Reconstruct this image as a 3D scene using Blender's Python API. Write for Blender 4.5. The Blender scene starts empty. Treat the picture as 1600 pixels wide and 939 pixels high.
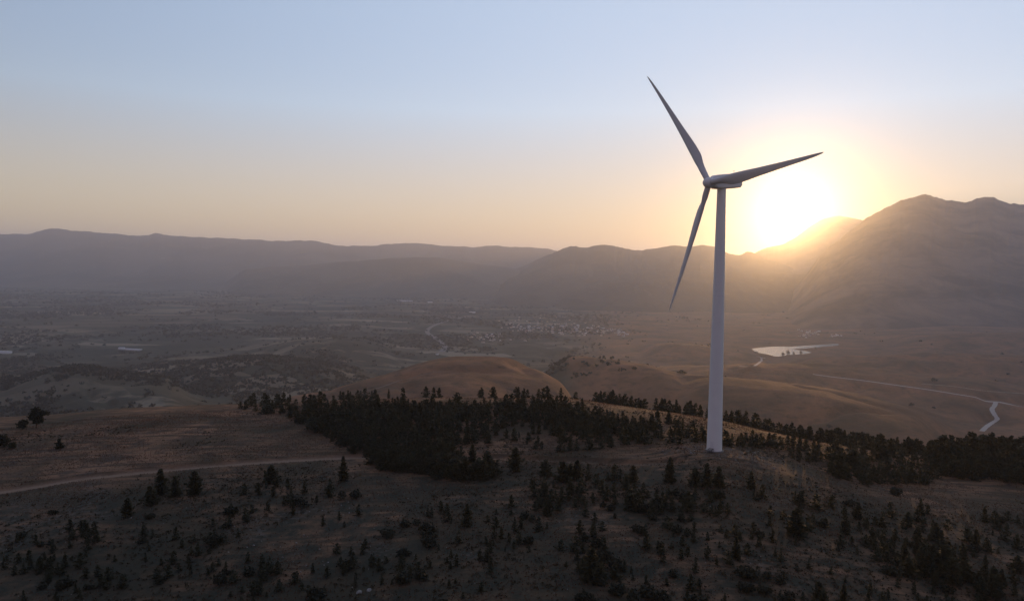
import bpy, bmesh, math, random
import numpy as np
from mathutils import Vector, Matrix

# ------------------------------------------------------------------ camera, sky, sun, exposure
SC = bpy.context.scene
COL = SC.collection
F = 1142.0                      # focal length in the photograph's pixels (1600 wide)
PITCH = math.radians(2.9)
ROLL = math.radians(0.8)

cam_d = bpy.data.cameras.new('camera')
cam_d.sensor_width = 36.0
cam_d.lens = 36.0 * F / 1600.0
cam_d.clip_start = 0.5
cam_d.clip_end = 250000.0
cam = bpy.data.objects.new('camera', cam_d)
COL.objects.link(cam)
RM = Matrix.Rotation(math.pi / 2 - PITCH, 3, 'X') @ Matrix.Rotation(ROLL, 3, 'Z')
cam.matrix_world = RM.to_4x4()
SC.camera = cam
RN = np.array(RM)


def direction(u, v):
    d = RN @ np.array([(u - 800.0) / F, (469.5 - v) / F, -1.0])
    return d / np.linalg.norm(d)


def at(u, v, Y):
    d = direction(u, v)
    return d * (Y / d[1])


def pix(p):
    q = RN.T @ np.asarray(p, float)
    return 800 + F * q[0] / -q[2], 469.5 - F * q[1] / -q[2]


SUN = direction(1241, 326)
SUN_EL = math.asin(SUN[2])
SUN_AZ = math.atan2(SUN[0], SUN[1])

world = bpy.data.worlds.new('World')
SC.world = world
world.use_nodes = True
wn = world.node_tree
wn.nodes.clear()


def N(nt, t, **kw):
    n = nt.nodes.new(t)
    for k, v in kw.items():
        if k.startswith('i_'):
            n.inputs[k[2:].replace('_', ' ')].default_value = v
        else:
            setattr(n, k, v)
    return n


def math_node(nt, op, a, b=None, c=None, clamp=False):
    n = nt.nodes.new('ShaderNodeMath')
    n.operation = op
    n.use_clamp = clamp
    for i, x in enumerate((a, b, c)):
        if x is None:
            continue
        if isinstance(x, (int, float)):
            n.inputs[i].default_value = x
        else:
            nt.links.new(x, n.inputs[i])
    return n.outputs[0]


def vmath(nt, op, a, b=None):
    n = nt.nodes.new('ShaderNodeVectorMath')
    n.operation = op
    for i, x in enumerate((a, b)):
        if x is None:
            continue
        if isinstance(x, (tuple, list)):
            n.inputs[i].default_value = x
        else:
            nt.links.new(x, n.inputs[i])
    return n


def mix(nt, fac, a, b, mode='MIX'):
    n = nt.nodes.new('ShaderNodeMix')
    n.data_type = 'RGBA'
    n.blend_type = mode
    n.clamp_factor = True
    for sock, x in ((n.inputs[0], fac), (n.inputs[6], a), (n.inputs[7], b)):
        if isinstance(x, (int, float)):
            sock.default_value = x
        elif isinstance(x, (tuple, list)):
            sock.default_value = tuple(x) if len(x) == 4 else tuple(x) + (1.0,)
        else:
            nt.links.new(x, sock)
    return n.outputs[2]


sky = N(wn, 'ShaderNodeTexSky', sky_type='NISHITA', sun_disc=False)
sky.sun_elevation = SUN_EL
sky.sun_rotation = SUN_AZ
sky.altitude = 900.0
sky.air_density = 1.0
sky.dust_density = 0.5
sky.ozone_density = 2.0
SKY_STRENGTH = 0.022
AUREOLE = 1.0
# circumsolar glow (gaussian width in degrees, radiance) added to the Nishita sky
LOBES = ((2.2, (0.3, 0.3, 0.3)), (36.0, (0.09, 0.05, 0.0)), (82.0, (0.20, 0.0, 0.0)))
BANDS = ((8.5, (0.53, 0.46, 0.19)),)        # dusty bands along the horizon (half width in degrees, radiance)
HIGH = (5.0, (0.24, 0.60, 0.84))         # clear blue above them, towards the bright side of the sky
ANTI = (60.0, (0.19, 0.09, 0.17))      # pink-grey twilight arch opposite the sun
bg = N(wn, 'ShaderNodeBackground')
out = N(wn, 'ShaderNodeOutputWorld')
tc = N(wn, 'ShaderNodeTexCoord')
dirn = vmath(wn, 'NORMALIZE', tc.outputs['Generated']).outputs[0]
dot = vmath(wn, 'DOT_PRODUCT', dirn, tuple(SUN)).outputs['Value']
ang2 = math_node(wn, 'MULTIPLY', math_node(wn, 'SUBTRACT', 1.0, dot), 2.0)      # squared angle from the sun, radians


def lobe(sig_deg):
    s = math.radians(sig_deg)
    return math_node(wn, 'EXPONENT', math_node(wn, 'MULTIPLY', ang2, -1.0 / (s * s)))


def scaled(sock, col):
    n = vmath(wn, 'SCALE', col)
    wn.links.new(sock, n.inputs['Scale'])
    return n.outputs[0]


tot = vmath(wn, 'SCALE', sky.outputs[0])
tot.inputs['Scale'].default_value = SKY_STRENGTH
acc = tot.outputs[0]
for sig, col in LOBES:
    acc = vmath(wn, 'ADD', acc, scaled(lobe(sig), tuple(c * AUREOLE for c in col))).outputs[0]
sepn = wn.nodes.new('ShaderNodeSeparateXYZ')
wn.links.new(dirn, sepn.inputs[0])
zz2 = math_node(wn, 'MULTIPLY', sepn.outputs[2], sepn.outputs[2])
for hw_, col in BANDS:
    band = math_node(wn, 'EXPONENT', math_node(wn, 'MULTIPLY', zz2, -1.0 / math.radians(hw_) ** 2))
    acc = vmath(wn, 'ADD', acc, scaled(band, col)).outputs[0]
zup = math_node(wn, 'MULTIPLY', sepn.outputs[2], HIGH[0], clamp=True)
acc = vmath(wn, 'ADD', acc, scaled(math_node(wn, 'MULTIPLY', lobe(82.0), zup), HIGH[1])).outputs[0]
ds = vmath(wn, 'DOT_PRODUCT', dirn, (-SUN[0], -SUN[1], 0.12)).outputs['Value']
a2 = math_node(wn, 'MULTIPLY', math_node(wn, 'SUBTRACT', 1.0, ds), 2.0)
sg = math.radians(ANTI[0])
acc = vmath(wn, 'ADD', acc, scaled(math_node(wn, 'EXPONENT', math_node(wn, 'MULTIPLY', a2, -1.0 / (sg * sg))), ANTI[1])).outputs[0]
wn.links.new(acc, bg.inputs['Color'])
bg.inputs['Strength'].default_value = 1.0
wn.links.new(bg.outputs[0], out.inputs[0])

sun_d = bpy.data.lights.new('sun', 'SUN')
sun_d.energy = 3.6
sun_d.angle = math.radians(0.5)
sun_d.color = (1.0, 0.49, 0.16)
sun_o = bpy.data.objects.new('sun', sun_d)
sun_o.rotation_euler = Vector(SUN).to_track_quat('Z', 'Y').to_euler()
COL.objects.link(sun_o)

SC.view_settings.view_transform = 'Standard'
SC.view_settings.look = 'None'
SC.view_settings.exposure = 0.0
SC.view_settings.gamma = 1.0
SC.view_settings.use_curve_mapping = False
SC.render.engine = 'CYCLES'
cy = SC.cycles
cy.use_denoising = True
cy.max_bounces = 5
cy.diffuse_bounces = 2
cy.glossy_bounces = 2
cy.transmission_bounces = 2
cy.volume_bounces = 1
cy.transparent_max_bounces = 8
cy.sample_clamp_indirect = 4.0

rng = np.random.default_rng(7)
random.seed(7)

# ------------------------------------------------------------------ helpers
SETTINGS = {}


def tag(o, label=None, cat=None, group=None, kind=None):
    if label:
        o['label'] = label
    if cat:
        o['category'] = cat
    if group:
        o['group'] = group
    if kind:
        o['kind'] = kind
    return o


def empty(name, loc, rz=0.0, s=1.0):
    o = bpy.data.objects.new(name, None)
    o.location = loc
    o.rotation_euler = (0, 0, rz)
    o.scale = (s, s, s)
    COL.objects.link(o)
    return o


def mesh_np(name, V, Fc, smooth=False):
    """V (n,3); Fc (m,k) of one face size k, or a list of such arrays."""
    me = bpy.data.meshes.new(name)
    V = np.asarray(V, np.float32)
    Fl = Fc if isinstance(Fc, list) else [Fc]
    Fl = [np.asarray(f, np.int32) for f in Fl if len(f)]
    me.vertices.add(len(V))
    me.vertices.foreach_set('co', V.ravel())
    nl = sum(f.size for f in Fl)
    npoly = sum(len(f) for f in Fl)
    me.loops.add(nl)
    me.loops.foreach_set('vertex_index', np.concatenate([f.ravel() for f in Fl]))
    me.polygons.add(npoly)
    tot_ = np.concatenate([np.full(len(f), f.shape[1], np.int32) for f in Fl])
    st = np.concatenate([[0], np.cumsum(tot_)[:-1]]).astype(np.int32)
    me.polygons.foreach_set('loop_start', st)
    me.polygons.foreach_set('loop_total', tot_)
    if smooth:
        me.polygons.foreach_set('use_smooth', np.ones(npoly, bool))
    me.update(calc_edges=True)
    me.validate()
    return me


def obj(name, me, mat=None, parent=None):
    o = bpy.data.objects.new(name, me)
    if mat is not None:
        for m in (mat if isinstance(mat, (list, tuple)) else [mat]):
            if m.name not in [x.name for x in me.materials if x]:
                me.materials.append(m)
    COL.objects.link(o)
    if parent is not None:
        o.parent = parent
    return o


def _hash(ix, iy, seed):
    h = (ix.astype(np.int64) * 374761393 + iy.astype(np.int64) * 668265263 + seed * 974711) & 0x7fffffff
    h = ((h ^ (h >> 13)) * 1274126177) & 0x7fffffff
    h = h ^ (h >> 16)
    return (h & 0xffffff) / float(0xffffff)


def vnoise(x, y, seed=0):
    x = np.asarray(x, float)
    y = np.asarray(y, float)
    ix = np.floor(x)
    iy = np.floor(y)
    fx = x - ix
    fy = y - iy
    fx = fx * fx * fx * (fx * (fx * 6 - 15) + 10)
    fy = fy * fy * fy * (fy * (fy * 6 - 15) + 10)
    a = _hash(ix, iy, seed)
    b = _hash(ix + 1, iy, seed)
    c = _hash(ix, iy + 1, seed)
    d = _hash(ix + 1, iy + 1, seed)
    return ((a * (1 - fx) + b * fx) * (1 - fy) + (c * (1 - fx) + d * fx) * fy) * 2 - 1


def fbm(x, y, scale, octaves=4, seed=0, gain=0.5):
    s = 0.0
    a = 1.0
    t = 0.0
    f = 1.0 / scale
    c, n = math.cos(0.6), math.sin(0.6)
    for k in range(octaves):
        s = s + a * vnoise((x * c + y * n) * f + 17.3 * k, (y * c - x * n) * f - 9.1 * k, seed + k)
        t += a
        a *= gain
        f *= 2.07
    return s / t


def sstep(a, b, x):
    t = np.clip((x - a) / (b - a), 0, 1)
    return t * t * (3 - 2 * t)


def seg_dist(x, y, P):
    """distance to the polyline P, and the signed side (+ = farther from camera), and z along it"""
    best = np.full(np.shape(x), 1e9)
    zz = np.zeros(np.shape(x))
    side = np.zeros(np.shape(x))
    for a, b in zip(P[:-1], P[1:]):
        d = b - a
        L2 = d[0] ** 2 + d[1] ** 2
        t = np.clip(((x - a[0]) * d[0] + (y - a[1]) * d[1]) / L2, 0, 1)
        dist = np.hypot(x - a[0] - t * d[0], y - a[1] - t * d[1])
        m = dist < best
        best = np.where(m, dist, best)
        zz = np.where(m, a[2] + t * d[2], zz)
        side = np.where(m, np.sign(d[0] * (y - a[1]) - d[1] * (x - a[0])), side)
    return best, zz, side


def smooth_line(P, n=8):
    P = np.asarray(P, float)
    outp = []
    for i in range(len(P) - 1):
        p0 = P[max(i - 1, 0)]
        p1, p2 = P[i], P[i + 1]
        p3 = P[min(i + 2, len(P) - 1)]
        for k in range(n):
            t = k / n
            outp.append(0.5 * ((2 * p1) + (p2 - p0) * t + (2 * p0 - 5 * p1 + 4 * p2 - p3) * t * t + (3 * p1 - p0 - 3 * p2 + p3) * t ** 3))
    outp.append(P[-1])
    return np.array(outp)


# ------------------------------------------------------------------ the near hill as a height function
TB = at(1116, 703, 220.0)        # where the turbine stands
# columns: u, depth of row 939, (row, depth) of a middle node, (row, depth) of the crest
HILL = [
    (-900, 150, 800, 200, 690, 330),
    (0, 142, 768, 205, 651, 335),
    (200, 140, 738, 215, 638, 345),
    (370, 138, 722, 222, 630, 355),
    (560, 134, 712, 228, 624, 350),
    (800, 130, 708, 228, 622, 335),
    (900, 130, 706, 226, 624, 325),
    (1000, 130, 704, 224, 637, 312),
    (1116, 130, 703, 220, 654, 300),
    (1200, 132, 716, 219, 671, 292),
    (1300, 135, 742, 215, 692, 285),
    (1450, 140, 772, 212, 710, 280),
    (1600, 146, 786, 212, 712, 278),
    (2500, 170, 900, 220, 840, 270),
]
_hs = np.array([(h[0] - 800) / F for h in HILL])
_n0 = np.array([at(h[0], 939, h[1]) for h in HILL])
_n1 = np.array([at(h[0], h[2], h[3]) for h in HILL])
_n2 = np.array([at(h[0], h[4], h[5]) for h in HILL])


def pchip(xn, yn, x):
    xn = np.asarray(xn, float)
    yn = np.asarray(yn, float)
    d = np.diff(yn) / np.diff(xn)
    m = np.zeros(len(xn))
    m[1:-1] = np.where(d[:-1] * d[1:] > 0, 2 * d[:-1] * d[1:] / (d[:-1] + d[1:] + 1e-12 * np.sign(d[:-1] + d[1:])), 0)
    m[0], m[-1] = d[0], d[-1]
    x = np.clip(x, xn[0], xn[-1])
    k = np.clip(np.searchsorted(xn, x) - 1, 0, len(xn) - 2)
    h = xn[k + 1] - xn[k]
    t = (x - xn[k]) / h
    return ((2 * t ** 3 - 3 * t * t + 1) * yn[k] + (t ** 3 - 2 * t * t + t) * h * m[k]
            + (-2 * t ** 3 + 3 * t * t) * yn[k + 1] + (t ** 3 - t * t) * h * m[k + 1])


def herm(x, x0, y0, m0, x1, y1, m1):
    h = x1 - x0
    t = (x - x0) / h
    return ((2 * t ** 3 - 3 * t * t + 1) * y0 + (t ** 3 - 2 * t * t + t) * h * m0
            + (-2 * t ** 3 + 3 * t * t) * y1 + (t ** 3 - t * t) * h * m1)


TRACKS = []


def polar_sy(x, y):
    r = np.hypot(x, y)
    az = np.clip(np.arctan2(x, y), -0.95, 0.95)
    return np.tan(az), r * np.cos(az)


def hill_base(x, y):
    s, Y = polar_sy(np.asarray(x, float), np.asarray(y, float))
    y0 = pchip(_hs, _n0[:, 1], s)
    z0 = pchip(_hs, _n0[:, 2], s)
    y1 = pchip(_hs, _n1[:, 1], s)
    z1 = pchip(_hs, _n1[:, 2], s)
    y2 = pchip(_hs, _n2[:, 1], s)
    z2 = pchip(_hs, _n2[:, 2], s)
    m2 = z2 / y2
    m0 = (z1 - z0) / (y1 - y0) * 1.2 + 0.015
    m1 = 0.5 * (z1 - z0) / (y1 - y0) + 0.35 * (z2 - z1) / (y2 - y1)
    a = z0 - 8.0 * sstep(0, 1, (y0 - Y) / 150.0) + m0 * 0.6 * np.maximum(Y - y0, -60) * (Y < y0)
    b = herm(Y, y0, z0, m0, y1, z1, m1)
    c = herm(Y, y1, z1, m1, y2, z2, m2)
    t = np.maximum(Y - y2, 0)
    d = z2 + m2 * t - 0.0009 * np.minimum(t, 150) ** 2 - 0.27 * np.maximum(t - 150, 0) * 0.5
    return np.where(Y < y0, a, np.where(Y < y1, b, np.where(Y < y2, c, d)))


def hill(x, y):
    x = np.asarray(x, float)
    y = np.asarray(y, float)
    z = hill_base(x, y)
    dT = np.hypot(x - TB[0], y - TB[1])
    rough = sstep(9, 24, dT)
    z = z + 0.8 * fbm(x, y, 60, 3, 11) * rough + 0.13 * fbm(x, y, 12, 4, 23) * rough
    z = z + 0.07 * fbm(x, y, 2.6, 2, 31) * sstep(4, 12, dT)
    # sheep terracettes across the left field
    fld = sstep(-45, -75, x) * sstep(205, 225, y + 0.1 * x)
    z = z + 0.26 * fld * vnoise(x / 22.0, (y + 6 * fbm(x, y, 40, 2, 5)) / 3.2, 77)
    # levelled pad under the tower with a low bank of spoil
    z = z + 0.9 * np.exp(-((dT - 11) / 4.5) ** 2) * sstep(0.1, 0.7, fbm(x, y, 9, 2, 61) * 0.5 + 0.5)
    for P, w, dp in TRACKS:
        d, zz, sd = seg_dist(x, y, P)
        bench = zz - dp * np.where(sd > 0, 1.0, 0.75)
        k = 1 - sstep(w, w + np.where(sd > 0, 0.9, 2.6), d)
        z = z * (1 - k) + bench * k
    return z


def hit(fn, u, v, lo, hi, n=1600):
    d = direction(u, v)
    Ys = np.geomspace(lo, hi, n)
    P = np.outer(Ys / d[1], d)
    g = P[:, 2] - fn(P[:, 0], P[:, 1])
    i = np.argmax(g < 0)
    if g[i] >= 0:
        return None
    if i == 0:
        return P[0]
    t = g[i - 1] / (g[i - 1] - g[i])
    q = P[i - 1] + t * (P[i] - P[i - 1])
    q[2] = fn(q[0:1], q[1:2])[0]
    return q


def track_px(pts, w, dp):
    L = [hit(hill, u, v, 100, 420) for u, v in pts]
    L = smooth_line([p for p in L if p is not None], 8)
    L[:, 2] = hill_base(L[:, 0], L[:, 1])
    return (L, w, dp)


_tr = [track_px([(-60, 775), (0, 767), (60, 757), (120, 747), (200, 737), (300, 727), (400, 720), (470, 716), (540, 712), (620, 710), (700, 711),
                 (800, 714), (900, 718), (980, 721), (1050, 719)], 1.8, 1.0)]
TRACKS.extend(_tr)

# ------------------------------------------------------------------ the valley as a height function
ZP = -400.0


class Ridge:
    def __init__(self, pts, base, wf, wb, power=2.0, rough=0.0, rs=400.0, seed=1):
        P = np.array([at(u, v, Y) for u, v, Y in pts])
        self.s = P[:, 0] / P[:, 1]
        self.Y = P[:, 1]
        self.z = P[:, 2]
        self.base, self.wf, self.wb, self.pw = base, wf, wb, power
        self.rough, self.rs, self.seed = rough, rs, seed

    def __call__(self, x, y, base=None):
        s = x / np.maximum(y, 1.0)
        ins = (s >= self.s[0]) & (s <= self.s[-1]) & (y > 1)
        Yr = pchip(self.s, self.Y, s)
        zr = pchip(self.s, self.z, s)
        t = y - Yr
        w = np.where(t < 0, self.wf, self.wb)
        sh = np.exp(-np.abs(t / w) ** self.pw)
        bs = self.base if base is None else base
        q = (s - self.s[0]) / (self.s[-1] - self.s[0])
        sh = sh * sstep(0, 0.14, q) * sstep(1, 0.86, q)
        return np.where(ins, np.maximum(zr - bs, 0) * sh, 0.0)


V_RIDGES = [
    # the rounded grassy hill behind the conifers
    Ridge([(380, 665, 1050), (470, 638, 1080), (540, 616, 1120), (610, 592, 1180), (670, 575, 1230), (725, 567, 1260), (785, 569, 1270),
           (830, 585, 1240), (870, 610, 1180), (905, 638, 1120), (950, 680, 1060)], None, 560, 420, 2.0),
    # the long grassy spur to its right
    Ridge([(790, 606, 1900), (830, 584, 1850), (870, 569, 1800), (910, 562, 1760), (960, 565, 1700), (1010, 574, 1640), (1060, 588, 1560), (1110, 596, 1500),
           (1200, 605, 1440), (1280, 618, 1380), (1350, 638, 1300), (1430, 666, 1200), (1520, 706, 1100)], None, 215, 420, 2.0),
    Ridge([(960, 600, 2300), (1040, 588, 2300), (1120, 578, 2250), (1200, 572, 2200), (1290, 575, 2150), (1400, 585, 2050), (1520, 600, 1950), (1700, 640, 1850)], None, 260, 380, 2.0),
    Ridge([(1180, 575, 2750), (1260, 562, 2750), (1360, 556, 2700), (1480, 555, 2650), (1600, 560, 2600), (1800, 580, 2500)], None, 240, 360, 2.0),
    Ridge([(1345, 548, 3700), (1390, 533, 3700), (1450, 526, 3650), (1560, 522, 3600), (1700, 520, 3500), (1900, 530, 3400)], None, 380, 500, 2.0),
    Ridge([(1000, 545, 3300), (1060, 534, 3300), (1120, 530, 3300), (1170, 534, 3300), (1190, 545, 3300)], None, 240, 300, 2.0),
    # left rolling hills
    Ridge([(-300, 600, 1900), (-100, 585, 1900), (0, 590, 1850), (60, 583, 1800), (120, 578, 1780), (180, 590, 1750), (260, 606, 1700), (340, 640, 1600)], None, 330, 420, 2.0),
    Ridge([(60, 610, 2300), (180, 590, 2300), (260, 577, 2300), (330, 567, 2250), (400, 560, 2250), (470, 566, 2250), (560, 590, 2200), (620, 610, 2150)], None, 300, 400, 2.0),
    Ridge([(330, 565, 3000), (420, 548, 3000), (480, 536, 3000), (530, 534, 3050), (580, 540, 3100), (640, 556, 3150)], None, 420, 500, 2.0),
    Ridge([(-400, 560, 2900), (-100, 557, 2800), (0, 561, 2700), (60, 568, 2600), (130, 590, 2500)], None, 260, 320, 2.0),
]
POND = [(1174, 545), (1190, 542.8), (1213, 541.3), (1235, 541.5), (1255, 540.2), (1280, 538.6), (1309, 537), (1310, 539.5), (1288, 541.6), (1262, 544.2), (1240, 545.6), (1256, 548.0),
        (1268, 551), (1250, 553.6), (1232, 554.6), (1214, 557), (1199, 553.5), (1183, 550.5)]
ZPOND = -398.0


def at_z(u, v, z):
    d = direction(u, v)
    return d * (z / d[2])


POND_W = np.array([at_z(u, v, ZPOND) for u, v in POND])
PC = POND_W.mean(axis=0)


VROADS = []


def pond_dist(x, y):
    d = np.full(np.shape(x), 1e6)
    box = (np.abs(x - PC[0]) < 900) & (np.abs(y - PC[1]) < 1500)
    if not box.any():
        return d
    Q = np.vstack([POND_W, POND_W[:1]])
    xb, yb = x[box], y[box]
    dd, _, _ = seg_dist(xb, yb, Q)
    ins = np.zeros(len(xb), bool)
    for a, b in zip(Q[:-1], Q[1:]):
        c = (a[1] > yb) != (b[1] > yb)
        xi = a[0] + (yb - a[1]) * (b[0] - a[0]) / (b[1] - a[1] if abs(b[1] - a[1]) > 1e-6 else 1e-6)
        ins ^= c & (xb < xi)
    d[box] = np.where(ins, -dd, dd)
    return d


def valley(x, y):
    x = np.asarray(x, float)
    y = np.asarray(y, float)
    r = np.hypot(x, y)
    near = 1 - sstep(1000, 3150, r + 0.12 * np.abs(x))
    b = ZP + 92 * near + 120 * sstep(2600, 7500, y) * sstep(0.30, 0.75, x / np.maximum(y, 1)) * (y > 0)
    z = b
    add = 0.0
    for R in V_RIDGES:
        hgt = R(x, y, b)
        add = np.maximum(add, hgt) + 0.25 * np.minimum(add, hgt)
    z = b + add
    am = 1 - sstep(2600, 4200, r)
    z = z + (15 * am + 1.5) * fbm(x, y, 420, 4, 101) + 3.5 * am * fbm(x, y, 90, 3, 131)
    # gullies running down the hills
    g = np.abs(fbm(x, y, 300, 3, 171))
    z = z - 9 * am * np.exp(-(g / 0.10) ** 2)
    for P, w in VROADS:
        box = (x > P[:, 0].min() - 60) & (x < P[:, 0].max() + 60) & (y > P[:, 1].min() - 60) & (y < P[:, 1].max() + 60)
        if box.any():
            d, zz, _ = seg_dist(x[box], y[box], P)
            k = 1 - sstep(w, w + 38, d)
            z[box] = z[box] * (1 - k) + zz * k
    d = pond_dist(x, y)
    k = 1 - sstep(20, 480, d)
    z = z * (1 - k) + np.minimum(z, ZPOND - 3 * (1 - sstep(-4, 6, d)) + 0.6) * k
    return z


ROAD_PX = [
    ('road', [(1270, 585), (1300, 589), (1350, 595), (1400, 602), (1450, 609), (1500, 617), (1530, 622), (1556, 628), (1600, 636), (1680, 646)], 11, 0),
    ('road', [(1556, 628), (1554, 634), (1550, 640), (1554, 648), (1558, 655), (1550, 661), (1541, 667), (1534, 674)], 10, 0),
    ('road', [(735, 494), (705, 500), (685, 506), (671, 513), (668, 520), (680, 528), (692, 537), (695, 544), (690, 550)], 26, 1),
    ('farm_track', [(560, 612), (590, 607), (622, 596), (640, 592), (668, 584), (690, 581)], 3, 2),
    ('farm_track', [(1155, 572), (1170, 573), (1182, 570), (1190, 562), (1183, 557), (1196, 560)], 8, 0),
    ('farm_track', [(1440, 600), (1490, 604), (1540, 611), (1600, 615)], 4, 0),
]
for nm_, px_, w_, k_ in ROAD_PX:
    L_ = [hit(valley, u, v, 700, 12000) for u, v in px_]
    VROADS.append((smooth_line([p for p in L_ if p is not None], 6), w_ * 0.5 + 2))
# ------------------------------------------------------------------ materials
def material(name):
    m = bpy.data.materials.new(name)
    m.use_nodes = True
    nt = m.node_tree
    b = nt.nodes['Principled BSDF']
    return m, nt, b


def noise(nt, vec, scale, detail=4, rough=0.55, dist=0.0, dim='3D'):
    n = nt.nodes.new('ShaderNodeTexNoise')
    n.inputs['Scale'].default_value = scale
    n.inputs['Detail'].default_value = detail
    n.inputs['Roughness'].default_value = rough
    n.inputs['Distortion'].default_value = dist
    if vec is not None:
        nt.links.new(vec, n.inputs['Vector'])
    return n.outputs['Fac']


def ramp(nt, fac, stops):
    n = nt.nodes.new('ShaderNodeValToRGB')
    el = n.color_ramp.elements
    while len(el) < len(stops):
        el.new(0.5)
    for e, (p, c) in zip(el, stops):
        e.position = p
        e.color = tuple(c) + (1.0,) if len(c) == 3 else c
    nt.links.new(fac, n.inputs[0])
    return n.outputs[0]


def bw(a, b):
    return [(a, (0, 0, 0)), (b, (1, 1, 1))]


def pos(nt):
    return nt.nodes.new('ShaderNodeNewGeometry').outputs['Position']


def attr(nt, name):
    n = nt.nodes.new('ShaderNodeAttribute')
    n.attribute_name = name
    return n.outputs['Fac']


def mapv(nt, vec, scale=(1, 1, 1), rot=(0, 0, 0)):
    n = nt.nodes.new('ShaderNodeMapping')
    n.inputs['Scale'].default_value = scale
    n.inputs['Rotation'].default_value = rot
    nt.links.new(vec, n.inputs['Vector'])
    return n.outputs[0]


def bump(nt, h, bsdf, strength=0.5, dist=0.3):
    n = nt.nodes.new('ShaderNodeBump')
    n.inputs['Strength'].default_value = strength
    n.inputs['Distance'].default_value = dist
    nt.links.new(h, n.inputs['Height'])
    nt.links.new(n.outputs[0], bsdf.inputs['Normal'])


def hill_mat():
    m, nt, b = material('dry_hill_grass')
    p = pos(nt)
    big = noise(nt, p, 0.028, 5, 0.6, 0.6)
    mid = noise(nt, p, 0.16, 5, 0.65)
    fine = noise(nt, p, 1.6, 4, 0.7)
    straw = mix(nt, fine, (0.145, 0.081, 0.047), (0.285, 0.156, 0.092))
    olive = mix(nt, fine, (0.026, 0.022, 0.014), (0.066, 0.050, 0.030))
    # sheep terraces: long level streaks of trodden soil across the open field
    step = ramp(nt, noise(nt, mapv(nt, p, (0.045, 0.42, 0.0), (0, 0, 0.06)), 1.0, 4, 0.62, 0.5), bw(0.47, 0.58))
    straw = mix(nt, math_node(nt, 'MULTIPLY', step, 0.80), straw, (0.040, 0.030, 0.021))
    c = mix(nt, ramp(nt, big, bw(0.38, 0.62)), straw, olive)
    # greyer herb cover and bare soil patches
    c = mix(nt, ramp(nt, mid, bw(0.50, 0.66)), c, mix(nt, fine, (0.036, 0.026, 0.020), (0.088, 0.060, 0.044)))
    c = mix(nt, math_node(nt, 'MULTIPLY', attr(nt, 'green'), ramp(nt, mid, bw(0.30, 0.60))), c, mix(nt, fine, (0.015, 0.018, 0.013), (0.042, 0.042, 0.031)))
    stone = noise(nt, p, 0.9, 3, 0.6)
    c = mix(nt, math_node(nt, 'MULTIPLY', attr(nt, 'stony'), ramp(nt, stone, bw(0.50, 0.62))), c, mix(nt, fine, (0.06, 0.055, 0.05), (0.155, 0.143, 0.13)))
    tr = mix(nt, fine, (0.13, 0.085, 0.060), (0.27, 0.185, 0.13))
    c = mix(nt, math_node(nt, 'MULTIPLY', attr(nt, 'track'), ramp(nt, mid, bw(0.15, 0.45))), c, tr)
    nt.links.new(c, b.inputs['Base Color'])
    b.inputs['Roughness'].default_value = 0.95
    b.inputs['Specular IOR Level'].default_value = 0.1
    h = math_node(nt, 'ADD', math_node(nt, 'MULTIPLY', noise(nt, p, 0.9, 5, 0.7), 0.6), math_node(nt, 'MULTIPLY', fine, 0.5))
    bump(nt, h, b, 0.6, 0.25)
    return m


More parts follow.
